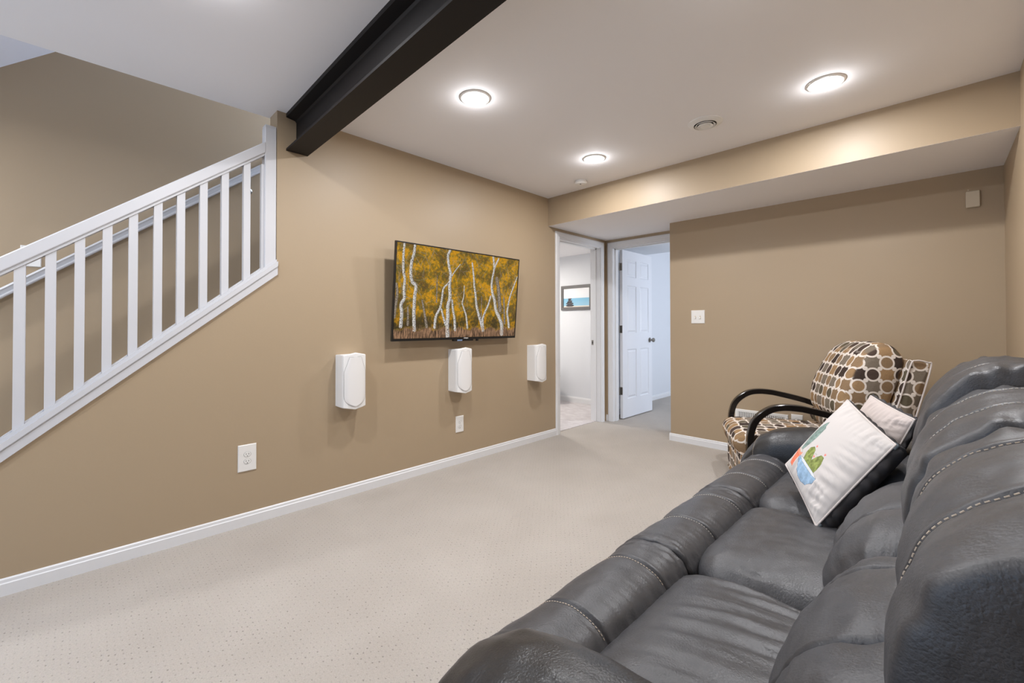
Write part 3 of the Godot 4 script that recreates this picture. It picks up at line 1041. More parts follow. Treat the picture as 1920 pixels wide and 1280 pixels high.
func ceiling_things() -> void:
	downlight(0.947, -1.576, "round recessed ceiling light nearest the dark beam")
	downlight(0.923, -2.80, "round recessed ceiling light nearest the smoke detector")
	downlight(2.384, -2.791, "round recessed ceiling light above the armchair, near the right end of the soffit")
	downlight(2.384, -1.56, "round recessed ceiling light above the middle of the sofa")
	downlight(0.947, -0.30, "round recessed ceiling light by the stair railing, on the near side of the beam")
	downlight(0.947, 1.1, "round recessed ceiling light near the patio door, towards the stairs")
	downlight(-0.52, 1.25, "round recessed ceiling light at the foot of the stairs")
	# round air diffuser
	var c := V(1.756, CEIL, -2.803)
	var t := thing("air_diffuser", "round white ceiling air diffuser with stepped rings between two recessed lights", "vent", c)
	obj("flange", MB.new().lathe(c, Vector3.DOWN, [Vector2(0.102, 0.0), Vector2(0.100, 0.005), Vector2(0.082, 0.012), Vector2(0.068, 0.016), Vector2(0.066, 0.004)], 48), M.plate, t)
	obj("throat", MB.new().lathe(c, Vector3.DOWN, [Vector2(0.068, 0.004), Vector2(0.0, 0.003)], 40), M.slot, t)
	obj("ring", MB.new().lathe(c, Vector3.DOWN, [Vector2(0.052, 0.010), Vector2(0.060, 0.019), Vector2(0.057, 0.021), Vector2(0.047, 0.012)], 44), M.plate, t)
	obj("core", MB.new().lathe(c, Vector3.DOWN, [Vector2(0.036, 0.010), Vector2(0.046, 0.022), Vector2(0.041, 0.025), Vector2(0.030, 0.020), Vector2(0.026, 0.024), Vector2(0.0, 0.026)], 44), M.plate, t)
	# smoke detector
	c = V(0.545, CEIL, -3.155)
	t = thing("smoke_detector", "small round white smoke detector on the ceiling beside the soffit corner", "detector", c)
	obj("base", MB.new().lathe(c, Vector3.DOWN, [Vector2(0.050, 0.0), Vector2(0.050, 0.008), Vector2(0.044, 0.011)], 36), M.plate, t)
	obj("cover", MB.new().lathe(c, Vector3.DOWN, [Vector2(0.056, 0.011), Vector2(0.056, 0.022), Vector2(0.050, 0.030), Vector2(0.030, 0.034), Vector2(0.0, 0.035)], 36), M.plate, t)
	obj("test_button", MB.new().lathe(c + V(0.012, -0.033, 0.022), Vector3.DOWN, [Vector2(0.008, 0.0), Vector2(0.007, 0.003), Vector2(0.0, 0.003)], 16), M.grey_slot, t)

# ------------------------------------------------------------------ plates on walls
func outlet(at: Vector3, ex: Vector3, out: Vector3, w: float, h: float, label: String) -> void:
	var t := thing("wall_outlet", label, "outlet", at, "")
	var up := Vector3.UP
	var pl := MB.new()
	bevel_plate(pl, at, ex, up, out, w, h, 0.006)
	obj("cover_plate", pl, M.plate, t)
	for s in [1, -1]:
		var c: Vector3 = at + up * 0.0195 * s + out * 0.0055
		var fc := obj("receptacle", MB.new().lathe(c, out, [Vector2(0.0172, 0.0), Vector2(0.0170, 0.0018), Vector2(0.0158, 0.0024), Vector2(0.0, 0.0024)], 28, Vector2(1.0, 0.83)), M.plate, t)
		var sl := MB.new()
		for q in [-0.0063, 0.0063]:
			var a: Vector3 = c + ex * q + up * 0.003 + out * 0.0022
			sl.prism(PackedVector3Array([a - ex * 0.0011 - up * 0.0042, a + ex * 0.0011 - up * 0.0042, a + ex * 0.0011 + up * 0.0042, a - ex * 0.0011 + up * 0.0042]), out * 0.0006)
		sl.lathe(c - up * 0.0085 + out * 0.0022, out, [Vector2(0.0024, 0.0), Vector2(0.0024, 0.0006), Vector2(0, 0.0006)], 12)
		obj("slot", sl, M.slot, fc)
		var ring := MB.new()
		ring.lathe(c, out, [Vector2(0.0184, 0.0), Vector2(0.0184, 0.0007), Vector2(0.0171, 0.0007)], 28, Vector2(1.0, 0.83))
		obj("seam", ring, M.grey_slot, fc)

func bevel_plate(mb: MB, at: Vector3, ex: Vector3, up: Vector3, out: Vector3, w: float, h: float, d: float) -> void:
	var rings := []
	for q in [Vector2(0, 0), Vector2(0, d * 0.45), Vector2(0.0035, d)]:
		var r := PackedVector3Array()
		for s in [Vector2(-1, -1), Vector2(1, -1), Vector2(1, 1), Vector2(-1, 1)]:
			r.append(at + ex * s.x * (w / 2 - q.x) + up * s.y * (h / 2 - q.x) + out * q.y)
		rings.append(r)
	for k in 2:
		for j in 4:
			var e := (j + 1) % 4
			var a: Vector3 = rings[k][j]
			var b: Vector3 = rings[k][e]
			var c: Vector3 = rings[k + 1][e]
			var dd: Vector3 = rings[k + 1][j]
			if (b - a).cross(c - a).dot((a + b) / 2 - at) + (b - a).cross(c - a).dot(out) > 0:
				mb.quad(a, b, c, dd)
			else:
				mb.quad(b, a, dd, c)
	mb.face(rings[2], out)

func wall_things() -> void:
	outlet(V(0.0, 0.379, -0.686), V(0, 0, -1), V(1, 0, 0), 0.092, 0.150, "white double outlet low on the tan wall under the stair railing")
	outlet(V(0.0, 0.320, -2.214), V(0, 0, -1), V(1, 0, 0), 0.080, 0.132, "white double outlet low on the tan wall under the middle speaker")
	# double toggle switch on the far wall
	var at := V(1.394, 1.205, ZF)
	at = V(1.199, 1.204, ZF)
	var t := thing("light_switch", "white square light switch plate with two toggles on the far wall", "switch", at)
	var mb := MB.new()
	bevel_plate(mb, at, V(1, 0, 0), V(0, 1, 0), V(0, 0, 1), 0.124, 0.124, 0.006)
	obj("cover_plate", mb, M.plate, t)
	for s in [-1, 1]:
		var c: Vector3 = at + V(0.0225 * s, -0.004, 0.006)
		obj("bezel", MB.new().box(c + V(-0.0055, -0.013, 0), c + V(0.0055, 0.013, 0.0008)), M.cream, t)
		obj("toggle", MB.new().prism(PackedVector3Array([c + V(-0.004, -0.010, 0), c + V(-0.004, 0.004, 0), c + V(-0.004, -0.009, 0.013), c + V(-0.004, -0.014, 0.011)]), V(0.008, 0, 0)), M.plate, t)
		obj("screw", MB.new().lathe(at + V(0.0225 * s, 0.031, 0.0058), V(0, 0, 1), [Vector2(0.003, 0), Vector2(0.0025, 0.0012), Vector2(0, 0.0014)], 10), M.plate, t)
	# blank cream sensor cover high on the far wall
	at = V(2.969, 1.942, ZF)
	t = thing("wall_sensor", "small blank cream plate high on the far wall by the right corner", "sensor", at)
	obj("cover", MB.new().cbox(at + V(-0.032, -0.053, 0), at + V(0.032, 0.053, 0.022), 0.004), M.cream, t)
	obj("screw", MB.new().lathe(at + V(-0.020, 0.066, 0), V(0, 0, 1), [Vector2(0.004, 0), Vector2(0.003, 0.004), Vector2(0, 0.0045)], 10), M.cream, t)
	# floor register and a white outlet behind the armchair
	at = V(1.72, 0.325, ZF)
	t = thing("air_register", "long white slotted air register low on the wall behind the armchair", "vent", at)
	mb = MB.new()
	bevel_plate(mb, at, V(1, 0, 0), V(0, 1, 0), V(0, 0, 1), 0.405, 0.128, 0.008)
	obj("frame", mb, M.plate, t)
	obj("core", MB.new().box(at + V(-0.178, -0.042, 0.006), at + V(0.178, 0.042, 0.0085)), M.grey_slot, t)
	for k in 26:
		var x := -0.172 + k * 0.01376
		obj("louver", MB.new().prism(PackedVector3Array([at + V(x - 0.0045, -0.040, 0.0085), at + V(x + 0.0015, -0.040, 0.0085), at + V(x + 0.0045, -0.040, 0.0125), at + V(x + 0.002, -0.040, 0.0125)]), V(0, 0.080, 0)), M.plate, t)
	outlet(V(1.983, 0.338, ZF), V(1, 0, 0), V(0, 0, 1), 0.080, 0.124, "white outlet plate beside the air register behind the armchair")
	# switch plate on the stairwell wall
	at = V(-1.07, 1.545, 0.193)
	t = thing("stair_switch", "white switch plate on the stairwell wall, half hidden by the stair railing", "switch", at)
	mb = MB.new()
	bevel_plate(mb, at, V(0, 0, -1), V(0, 1, 0), V(1, 0, 0), 0.085, 0.125, 0.012)
	obj("cover_plate", mb, M.plate, t)
	obj("toggle", MB.new().box(at + V(0.011, -0.008, -0.004), at + V(0.020, 0.008, 0.004)), M.plate, t)

# ------------------------------------------------------------------ television
func television() -> void:
	var bl := V(0.092, 1.016, -1.543)
	var br := V(0.092, 1.016, -2.772)
	var tl := V(0.150, 1.714, -1.543)
	var ex := (br - bl).normalized()
	var up := (tl - bl).normalized()
	var out := up.cross(-ex).normalized()
	if out.x < 0:
		out = -out
	var w := 1.229
	var h := 0.700
	var P := func(u: float, v: float, d: float) -> Vector3: return bl + ex * u + up * v + out * d
	var t := thing("television", "flat screen television tilted on the tan wall showing autumn birch trees", "television", V(0.05, 1.3, -2.15))
	var slab := func(u0: float, u1: float, v0: float, v1: float, d0: float, d1: float) -> MB:
		return MB.new().prism(PackedVector3Array([P.call(u0, v0, d0), P.call(u1, v0, d0), P.call(u1, v1, d0), P.call(u0, v1, d0)]), out * (d1 - d0))
	obj("cabinet", slab.call(0.0, w, 0.0, h, -0.018, -0.002), M.black, t)
	obj("back_housing", slab.call(0.12, w - 0.12, 0.03, h * 0.72, -0.048, -0.018), M.black, t)
	var b := 0.009
	var bz := MB.new()
	for q in [[0.0, w, 0.0, 0.018], [0.0, w, h - b, h], [0.0, b, 0.018, h - b], [w - b, w, 0.018, h - b]]:
		bz.prism(PackedVector3Array([P.call(q[0], q[2], -0.002), P.call(q[1], q[2], -0.002), P.call(q[1], q[3], -0.002), P.call(q[0], q[3], -0.002)]), out * 0.004)
	obj("bezel", bz, M.black, t)
	var scr := MB.new()
	scr.quad(P.call(b, 0.018, 0.0), P.call(w - b, 0.018, 0.0), P.call(w - b, h - b, 0.0), P.call(b, h - b, 0.0), Vector2(0, 1), Vector2(1, 1), Vector2(1, 0), Vector2(0, 0))
	var m := mat(Color(0.02, 0.02, 0.02), 0.25, 0, 0.4)
	m.emission_enabled = true
	m.emission_texture = birch_picture()
	m.emission = Color(1, 1, 1)
	m.emission_operator = BaseMaterial3D.EMISSION_OP_MULTIPLY
	m.emission_energy_multiplier = 0.9
	M.screen = m
	obj("screen", scr, m, t)
	var rc := obj("receiver_bar", slab.call(0.535, 0.735, -0.012, 0.006, -0.012, 0.006), M.black, t)
	obj("label_sticker", slab.call(0.572, 0.622, -0.011, 0.000, 0.006, 0.0068), mat(rgb(120, 142, 176), 0.5), rc)
	obj("maker_badge", slab.call(0.640, 0.684, 0.007, 0.0135, 0.002, 0.0028), mat(rgb(205, 203, 200), 0.4), t)
	obj("sensor_knob", slab.call(0.775, 0.797, -0.016, 0.0, -0.010, 0.000), M.black, t)
	var wm := MB.new()
	wm.box(V(0.0, 1.20, -1.95), V(0.012, 1.58, -2.37))
	wm.box(V(0.012, 1.25, -2.0), V(0.085, 1.28, -2.03))
	wm.box(V(0.012, 1.25, -2.29), V(0.085, 1.28, -2.32))
	wm.box(V(0.012, 1.48, -2.0), V(0.105, 1.51, -2.03))
	wm.box(V(0.012, 1.48, -2.29), V(0.105, 1.51, -2.32))
	obj("wall_mount", wm, M.black, t)

# ------------------------------------------------------------------ speakers
func speakers() -> void:
	var proto: Node3D
	var spots := [[-1.2665, "white wall speaker left of the television, nearest the stairs"], [-2.1770, "white wall speaker directly below the television, above an outlet"], [-3.1120, "white wall speaker right of the television, beside the bathroom doorway"]]
	for k in 3:
		var at := V(0, 0.77, spots[k][0])
		if k == 0:
			proto = thing("wall_speaker", spots[0][1], "speaker", at, "white speakers on the television wall")
			speaker_parts(proto, at)
		else:
			var c: Node3D = proto.duplicate()
			c.name = numbered("wall_speaker")
			add_child(c, true)
			c.position = at
			c.set_meta("label", spots[k][1])

func speaker_parts(t: Node3D, at: Vector3) -> void:
	# plan section: flat back, straight sides, slanted cheeks, gently bowed front
	var sec := [Vector2(0.0, 0.077), Vector2(0.098, 0.078), Vector2(0.113, 0.0735), Vector2(0.1215, 0.050), Vector2(0.126, 0.0), Vector2(0.1215, -0.050), Vector2(0.113, -0.0735), Vector2(0.098, -0.078), Vector2(0.0, -0.077)]
	var hh := 0.167
	var rows := []
	for y in [-hh, -hh + 0.004, -hh * 0.3, hh * 0.4, hh - 0.006, hh]:
		var ring := PackedVector3Array()
		for q in sec:
			var inn: float = 0.003 if absf(y) > hh - 0.001 else 0.0
			# top and bottom bow up and down at the front
			var bow: float = 0.016 * (q.x / 0.126) * (1.0 - absf(q.y) / 0.085) * (y / hh)
			ring.append(at + V(maxf(q.x - inn, 0.0), y + bow, q.y * (1.0 - inn * 8)))
		rows.append(ring)
	var mb := MB.new()
	for j in sec.size():
		var e := (j + 1) % sec.size()
		for k in rows.size() - 1:
			mb.quad(rows[k][e], rows[k][j], rows[k + 1][j], rows[k + 1][e])
	for q in [[rows[0], -1], [rows[-1], 1]]:
		var mid := at + V(0.06, q[1] * (hh + 0.005), 0)
		for j in sec.size():
			var e := (j + 1) % sec.size()
			if q[1] > 0:
				mb.quad(q[0][e], q[0][j], mid, mid)
			else:
				mb.quad(q[0][j], q[0][e], mid, mid)
	obj("cabinet", mb, M.speaker, t)
	# grille: straight sides, round foot, narrowing to the top
	var half := func(y: float) -> float:
		if y < -0.095:
			var q := (y + 0.095) / 0.066
			return 0.0725 * sqrt(maxf(0.0, 1.0 - q * q))
		if y < 0.06:
			return 0.0725
		return lerpf(0.0725, 0.040, (y - 0.06) / 0.095)
	var frontx := func(z: float) -> float: return 0.1265 - 0.0045 * pow(absf(z) / 0.050, 2) if absf(z) < 0.050 else 0.122 - (absf(z) - 0.050) * 0.36
	var rr := []
	var edge := []
	for k in 33:
		var y := -0.161 + 0.316 * k / 32.0
		if k < 8:
			y = -0.161 + 0.066 * pow(k / 8.0, 2)
		elif k >= 8:
			y = -0.095 + 0.25 * (k - 8) / 24.0
		var wv: float = half.call(y)
		var ring := PackedVector3Array()
		for j in 13:
			var z := wv * (j / 6.0 - 1.0)
			var lift := 0.005 if j > 0 and j < 12 else 0.0
			ring.append(at + V(frontx.call(z) + lift, y, z * (0.97 if lift > 0 and (j == 1 or j == 11) else 1.0)))
		rr.append(ring)
	obj("grille", MB.new().sheet(rr, false, V(1, 0, 0)), M.grille, t)
	# narrow shadow gap round the grille
	var loop := PackedVector3Array()
	for k in rr.size():
		loop.append(rr[k][0] + V(0.0005, 0, 0.001))
	for k in rr.size():
		loop.append(rr[rr.size() - 1 - k][12] + V(0.0005, 0, -0.001))
	obj("grille_gap", MB.new().tube(loop, 0.0009, 6), M.grey_slot, t)

# ------------------------------------------------------------------ bathroom and bedroom
func bathroom() -> void:
	var zb := -5.12
	struct("floor_bathroom", MB.new().box(V(-2.1, -0.2, -3.35), V(-0.062, 0.006, zb - 0.1)), M.vinyl)
	struct("wall_bathroom_back", MB.new().box(V(-2.1, 0, zb), V(-0.30, CEIL, zb - 0.1)), M.white_wall)
	struct("wall_bathroom_left", MB.new().box(V(-2.2, 0, -3.4), V(-2.1, CEIL, zb - 0.1)), M.white_wall)
	struct("wall_bathroom_front", MB.new().box(V(-2.1, 0, -3.4), V(-0.13, CEIL, -3.47)), M.white_wall)
	struct("wall_bathroom_right", MB.new().box(V(-0.30, 0, ZA - 0.12), V(-0.25, CEIL, -8.1)), M.white_wall)
	struct("wall_bathroom_return", MB.new().box(V(-0.1302, 0, ZA - 0.085), V(-0.255, CEIL, ZA - 0.12)), M.white_wall)
	struct("ceiling_bathroom", MB.new().box(V(-2.1, 2.152, -3.4), V(-0.13, 2.3, zb)), M.ceil)
	var p := [Vector2(0, 0), Vector2(0.012, 0), Vector2(0.012, 0.062), Vector2(0.008, 0.070), Vector2(0.004, 0.082), Vector2(0, 0.082)]
	struct("baseboard_bathroom", MB.new().bar(p, V(-2.1, 0.005, zb), V(0, 0, 1), Vector3.UP, V(1.72, 0, 0)), M.trim)
	var lt := thing("bathroom_light", "round ceiling light of the bathroom, hidden behind the wall", "light", V(-1.35, 2.152, -4.15))
	obj("shade", MB.new().lathe(V(-1.35, 2.152, -4.15), Vector3.DOWN, [Vector2(0.14, 0), Vector2(0.14, 0.03), Vector2(0.09, 0.055), Vector2(0, 0.06)], 32), M.glow, lt)
	var l := AreaLight3D.new()
	l.name = "lamp"
	l.area_size = Vector2(0.24, 0.24)
	l.light_color = Color(1.0, 0.97, 0.93)
	l.light_energy = 2.4
	l.area_range = 8.0
	l.area_attenuation = 2.0
	l.shadow_enabled = true
	l.rotation_degrees = V(-90, 0, 0)
	l.position = V(0, -0.066, 0)
	lt.add_child(l)
	# framed print of stacked stones by the sea
	var x0 := -1.207
	var x1 := -0.660
	var y0 := 1.352
	var y1 := 1.712
	var t := thing("framed_picture", "grey framed print of stacked stones by blue water on the bathroom wall", "picture", V((x0 + x1) / 2, (y0 + y1) / 2, zb))
	var fr := MB.new()
	var fw := 0.042
	for q in [[x0, x1, y0, y0 + fw], [x0, x1, y1 - fw, y1], [x0, x0 + fw, y0 + fw, y1 - fw], [x1 - fw, x1, y0 + fw, y1 - fw]]:
		fr.cbox(V(q[0], q[2], zb + 0.001), V(q[1], q[3], zb + 0.024), 0.003)
	obj("frame", fr, mat(rgb(104, 102, 101), 0.5), t)
	var pic := MB.new()
	pic.quad(V(x0 + fw, y0 + fw, zb + 0.010), V(x1 - fw, y0 + fw, zb + 0.010), V(x1 - fw, y1 - fw, zb + 0.010), V(x0 + fw, y1 - fw, zb + 0.010), Vector2(0, 1), Vector2(1, 1), Vector2(1, 0), Vector2(0, 0))
	var w := 256
	var h := 152
	var im := Image.create(w, h, false, Image.FORMAT_RGB8)
	for y in h:
		for x in w:
			var v := float(y) / h
			var c := rgb(236, 236, 238).lerp(rgb(226, 230, 236), v)
			if v > 0.52:
				c = rgb(128, 184, 214).lerp(rgb(160, 200, 220), (v - 0.52) * 2)
			if v > 0.93:
				c = rgb(224, 216, 204)
			im.set_pixel(x, y, c)
	for q in [[64, 138, 40, 9, 74], [62, 122, 38, 9, 88], [60, 110, 26, 7, 66], [66, 101, 22, 6, 96], [60, 92, 14, 6, 70], [64, 84, 18, 5, 82]]:
		for y in range(q[1] - q[3], q[1] + q[3] + 1):
			for x in range(q[0] - q[2], q[0] + q[2] + 1):
				var e := pow(float(x - q[0]) / q[2], 2) + pow(float(y - q[1]) / q[3], 2)
				if e < 1.0 and y < h:
					im.set_pixel(x, y, rgb(q[4], q[4] * 0.98, q[4] * 1.02).lerp(rgb(40, 42, 48), e * 0.6))
	var pm := mat(Color(1, 1, 1), 0.25)
	pm.albedo_texture = ImageTexture.create_from_image(im)
	obj("print", pic, pm, t)
	# toilet: only the front of its bowl and lid shows past the door casing
	var c := V(-1.30, 0, -4.80)
	t = thing("toilet", "white toilet bowl and lid showing past the left side of the bathroom doorway", "toilet", c)
	var ell := func(y: float, fx: float, rx: float, rz: float) -> PackedVector3Array:
		var r := PackedVector3Array()
		for k in 32:
			var a := TAU * k / 32
			r.append(c + V(fx + cos(a) * rx, y, sin(a) * rz))
		return r
	obj("bowl", MB.new().sheet([ell.call(0.006, -0.02, 0.16, 0.11), ell.call(0.05, -0.02, 0.15, 0.10), ell.call(0.16, -0.02, 0.15, 0.10), ell.call(0.26, 0.0, 0.19, 0.14), ell.call(0.34, 0.02, 0.235, 0.175), ell.call(0.385, 0.02, 0.245, 0.185), ell.call(0.385, 0.02, 0.02, 0.02)], true), M.porcelain, t)
	obj("seat", MB.new().sheet([ell.call(0.388, 0.02, 0.02, 0.02), ell.call(0.388, 0.02, 0.25, 0.188), ell.call(0.404, 0.02, 0.252, 0.19), ell.call(0.406, 0.02, 0.02, 0.02)], true), M.porcelain, t)
	obj("lid", MB.new().sheet([ell.call(0.408, 0.02, 0.02, 0.02), ell.call(0.408, 0.02, 0.246, 0.186), ell.call(0.420, 0.02, 0.244, 0.184), ell.call(0.428, 0.02, 0.20, 0.15), ell.call(0.430, 0.02, 0.02, 0.02)], true), M.porcelain, t)
	obj("tank", MB.new().cbox(c + V(-0.45, 0.38, -0.21), c + V(-0.24, 0.76, 0.21), 0.02), M.porcelain, t)
	obj("tank_lid", MB.new().cbox(c + V(-0.46, 0.76, -0.22), c + V(-0.23, 0.79, 0.22), 0.008), M.porcelain, t)

func bedroom() -> void:
	struct("floor_bedroom", MB.new().box(V(-0.37, -0.2, ZA - 0.01), V(RX + 0.12, 0, -8.1)), M.carpet)
	struct("wall_bedroom_far", MB.new().box(V(-0.37, 0, -8.0), V(RX + 0.12, CEIL, -8.1)), M.white_wall)
	struct("wall_bedroom_near", MB.new().box(V(0.866, 0, ZA - 0.1202), V(RX, CEIL, ZA - 0.125)), M.white_wall)
	var w := MB.new()
	w.box(V(RX, 0, ZA - 0.12), V(RX + 0.12, CEIL, -5.6))
	w.box(V(RX, 0, -5.6), V(RX + 0.12, 0.7, -7.0))
	w.box(V(RX, 2.0, -5.6), V(RX + 0.12, CEIL, -7.0))
	w.box(V(RX, 0, -7.0), V(RX + 0.12, CEIL, -8.1))
	struct("wall_bedroom_right", w, M.white_wall)
	var wn := struct_root("window_1", V(RX + 0.06, 1.35, -6.3))
	var f := MB.new()
	for z in [-5.6, -6.28, -6.94]:
		f.box(V(RX + 0.03, 0.7, z), V(RX + 0.09, 2.0, z - 0.06))
	for y in [0.7, 1.94]:
		f.box(V(RX + 0.03, y, -5.6), V(RX + 0.09, y + 0.06, -7.0))
	obj("frame", f, M.trim, wn)
	obj("pane", MB.new().box(V(RX + 0.055, 0.75, -5.65), V(RX + 0.06, 1.95, -6.29)), M.glass, wn)
	obj("pane", MB.new().box(V(RX + 0.055, 0.75, -6.33), V(RX + 0.06, 1.95, -6.95)), M.glass, wn)
	struct("ceiling_bedroom", MB.new().box(V(-0.37, CEIL, ZA - 0.12), V(RX + 0.12, CEIL + 0.2, -8.1)), M.white_wall)
	struct("ceiling_bedroom_soffit", MB.new().box(V(-0.25, 2.16, ZA - 0.12), V(RX, CEIL, -5.88)), M.white_wall)
	var p := [Vector2(0, 0), Vector2(0.012, 0), Vector2(0.012, 0.050), Vector2(0.0085, 0.054), Vector2(0.0075, 0.066), Vector2(0.003, 0.071), Vector2(0, 0.071)]
	struct("baseboard_bedroom", MB.new().bar(p, V(-0.25, 0, ZA - 0.12), V(1, 0, 0), Vector3.UP, V(0, 0, -3.44)), M.trim)
	# six panel door swung open along the bedroom wall
	var fx := 0.121            # its face towards the room
	var za := -4.592
	var zb := -5.336
	var t := thing("panel_door", "white six-panel door standing open into the bedroom", "door", V(fx - 0.018, 0.012, za))
	var rows := [[0.235, 0.835], [1.03, 1.61], [1.715, 1.925]]
	var cols := [[-4.700, -4.928], [-5.020, -5.246]]
	# slab: rails and stiles proud, recesses 8 mm deep on both faces
	var sl := MB.new()
	sl.box(V(fx - 0.027, 0.012, za), V(fx - 0.009, 2.032, zb))
	for face in [fx - 0.009, fx - 0.036]:
		var q := 0.009
		sl.box(V(face, 0.012, za), V(face + q, 2.032, cols[0][0]))
		sl.box(V(face, 0.012, cols[0][1]), V(face + q, 2.032, cols[1][0]))
		sl.box(V(face, 0.012, cols[1][1]), V(face + q, 2.032, zb))
		for c in cols:
			sl.box(V(face, 0.012, c[0]), V(face + q, rows[0][0], c[1]))
			sl.box(V(face, rows[0][1], c[0]), V(face + q, rows[1][0], c[1]))
			sl.box(V(face, rows[1][1], c[0]), V(face + q, rows[2][0], c[1]))
			sl.box(V(face, rows[2][1], c[0]), V(face + q, 2.032, c[1]))
	obj("slab", sl, M.door, t)
	for side in [1, -1]:
		for r in rows:
			for c in cols:
				var mb := MB.new()
				var x := fx if side > 0 else fx - 0.036
				var mid := V(x, (r[0] + r[1]) / 2, (c[0] + c[1]) / 2)
				var hy: float = (r[1] - r[0]) / 2
				var hz: float = absf(c[0] - c[1]) / 2
				var rings := []
				for q in [Vector2(0.0, 0.0), Vector2(0.008, -0.0088), Vector2(0.018, -0.0088), Vector2(0.036, -0.001)]:
					rings.append([V(x + q.y * side, mid.y - hy + q.x, mid.z + hz - q.x), V(x + q.y * side, mid.y - hy + q.x, mid.z - hz + q.x), V(x + q.y * side, mid.y + hy - q.x, mid.z - hz + q.x), V(x + q.y * side, mid.y + hy - q.x, mid.z + hz - q.x)])
				for k in 3:
					for j in 4:
						var e := (j + 1) % 4
						if side > 0:
							mb.quad(rings[k][j], rings[k][e], rings[k + 1][e], rings[k + 1][j])
						else:
							mb.quad(rings[k][e], rings[k][j], rings[k + 1][j], rings[k + 1][e])
				mb.face(PackedVector3Array(rings[3]), V(side, 0, 0))
				obj("panel", mb, M.door, t)
	for y in [0.339, 1.079, 1.83]:
		var hg := MB.new()
		hg.tube(PackedVector3Array([V(0.084, y - 0.046, -4.583), V(0.084, y + 0.046, -4.583)]), 0.0065, 12)
		hg.box(V(0.090, y - 0.045, -4.5905), V(0.118, y + 0.045, -4.5925))
		hg.box(V(0.0925, y - 0.045, -4.552), V(0.0945, y + 0.045, -4.580))
		obj("hinge", hg, M.nickel, t)
	var kn := MB.new()
	var kc := V(fx, 0.935, -5.272)
	kn.lathe(kc, V(1, 0, 0), [Vector2(0.032, 0.0), Vector2(0.031, 0.006), Vector2(0.014, 0.010), Vector2(0.011, 0.030), Vector2(0.020, 0.036), Vector2(0.027, 0.046), Vector2(0.028, 0.056), Vector2(0.022, 0.066), Vector2(0.0, 0.069)], 28)
	obj("door_knob", kn, M.nickel, t)
	var k2 := MB.new()
	k2.lathe(V(fx - 0.036, 0.935, -5.272), V(-1, 0, 0), [Vector2(0.032, 0.0), Vector2(0.031, 0.006), Vector2(0.014, 0.010), Vector2(0.011, 0.030), Vector2(0.020, 0.036), Vector2(0.027, 0.046), Vector2(0.028, 0.056), Vector2(0.022, 0.066), Vector2(0.0, 0.069)], 28)
	obj("door_knob", k2, M.nickel, t)

# ------------------------------------------------------------------ sofa
# stitches: short threads laid along a line of points on a surface
func stitches(parent: Node, path: PackedVector3Array, pitch: float, r: float, m: Material) -> void:
	var mb := MB.new()
	var run := 0.0
	var next := pitch * 0.5
	var half := pitch * 0.29
	for k in path.size() - 1:
		var a := path[k]
		var b := path[k + 1]
		var l := a.distance_to(b)
		while next <= run + l and l > 0:
			var c := a.lerp(b, (next - run) / l)
			var d := (b - a) / l
			var ex := d.cross(V(0.3, 0.9, 0.2)).normalized()
			var ey := d.cross(ex)
			var ring0 := PackedVector3Array()
			for q in 5:
				var an := TAU * q / 5
				ring0.append(c - d * half + (ex * cos(an) + ey * sin(an)) * r)
			mb.prism(ring0, d * half * 2)
			next += pitch
		run += l
	if mb.v.size():
		obj("stitching", mb, m, parent)

# a closed section (x, y) carried along z with puckered ends; disp(s, t, x-y point) pushes along the section's normal
class Loft:
	var sec := PackedVector2Array()
	var nor := PackedVector2Array()
	var mid := Vector2.ZERO
	var z0 := 0.0
	var z1 := 1.0
	var power := 30.0
	var power_hi := 0.0
	var root := 2.6
	var disp: Callable

	func setup(pts: PackedVector2Array) -> void:
		sec = pts
		var n := pts.size()
		for p in pts:
			mid += p
		mid /= n
		var area := 0.0
		for k in n:
			area += pts[k].cross(pts[(k + 1) % n])
		for k in n:
			var d := (pts[(k + 1) % n] - pts[posmod(k - 1, n)]).normalized()
			nor.append(Vector2(d.y, -d.x) * signf(area))

	func at(j: float, t: float, lift := 0.0) -> Vector3:
		var n := sec.size()
		var a := int(floor(j)) % n
		var f := j - floorf(j)
		var p := sec[a].lerp(sec[(a + 1) % n], f)
		var w := nor[a].lerp(nor[(a + 1) % n], f).normalized()
		var sc := pow(maxf(0.0, 1.0 - pow(absf(t), power)), 1.0 / root)
		p += w * (float(disp.call(j / n, t, p)) + lift)
		p = mid + (p - mid) * sc
		return Vector3(p.x, p.y, (z0 + z1) / 2 + (z1 - z0) / 2 * t)

	func build(rows: int, seams: Array) -> MB:
		var out := []
		var ts := []
		for r in rows + 1:
			var q := 2.0 * r / rows - 1.0
			# crowd the rows at the ends
			ts.append(clampf(sin(q * PI / 2) * 0.35 + q * 0.65, -1.0, 1.0))
		for e in [0.99, 0.996, 0.9985]:
			ts.append(e)
			ts.append(-e)
		# and beside the sewn lines
		for s in seams:
			for d in [-0.012, -0.009, -0.006, -0.0045, -0.003, -0.0015, 0.0, 0.0015, 0.003, 0.0045, 0.006, 0.009, 0.012]:
				ts.append((s + d - (z0 + z1) / 2) / ((z1 - z0) / 2))
		ts.sort()
		for t in ts:
			var ring := PackedVector3Array()
			for k in sec.size():
				ring.append(at(k, t))
			out.append(ring)
		return MB.new().sheet(out, true)

func closed_path(pts: Array, per: int) -> PackedVector2Array:
	var out := PackedVector2Array()
	var n := pts.size()
	for k in n:
		var a: Vector2 = pts[posmod(k - 1, n)]
		var b: Vector2 = pts[k]
		var c: Vector2 = pts[(k + 1) % n]
		var d: Vector2 = pts[(k + 2) % n]
		for s in per:
			out.append(b.cubic_interpolate(c, a, d, float(s) / per))
	return out

func gauss(x: float, w: float) -> float:
	return exp(-x * x / (w * w))

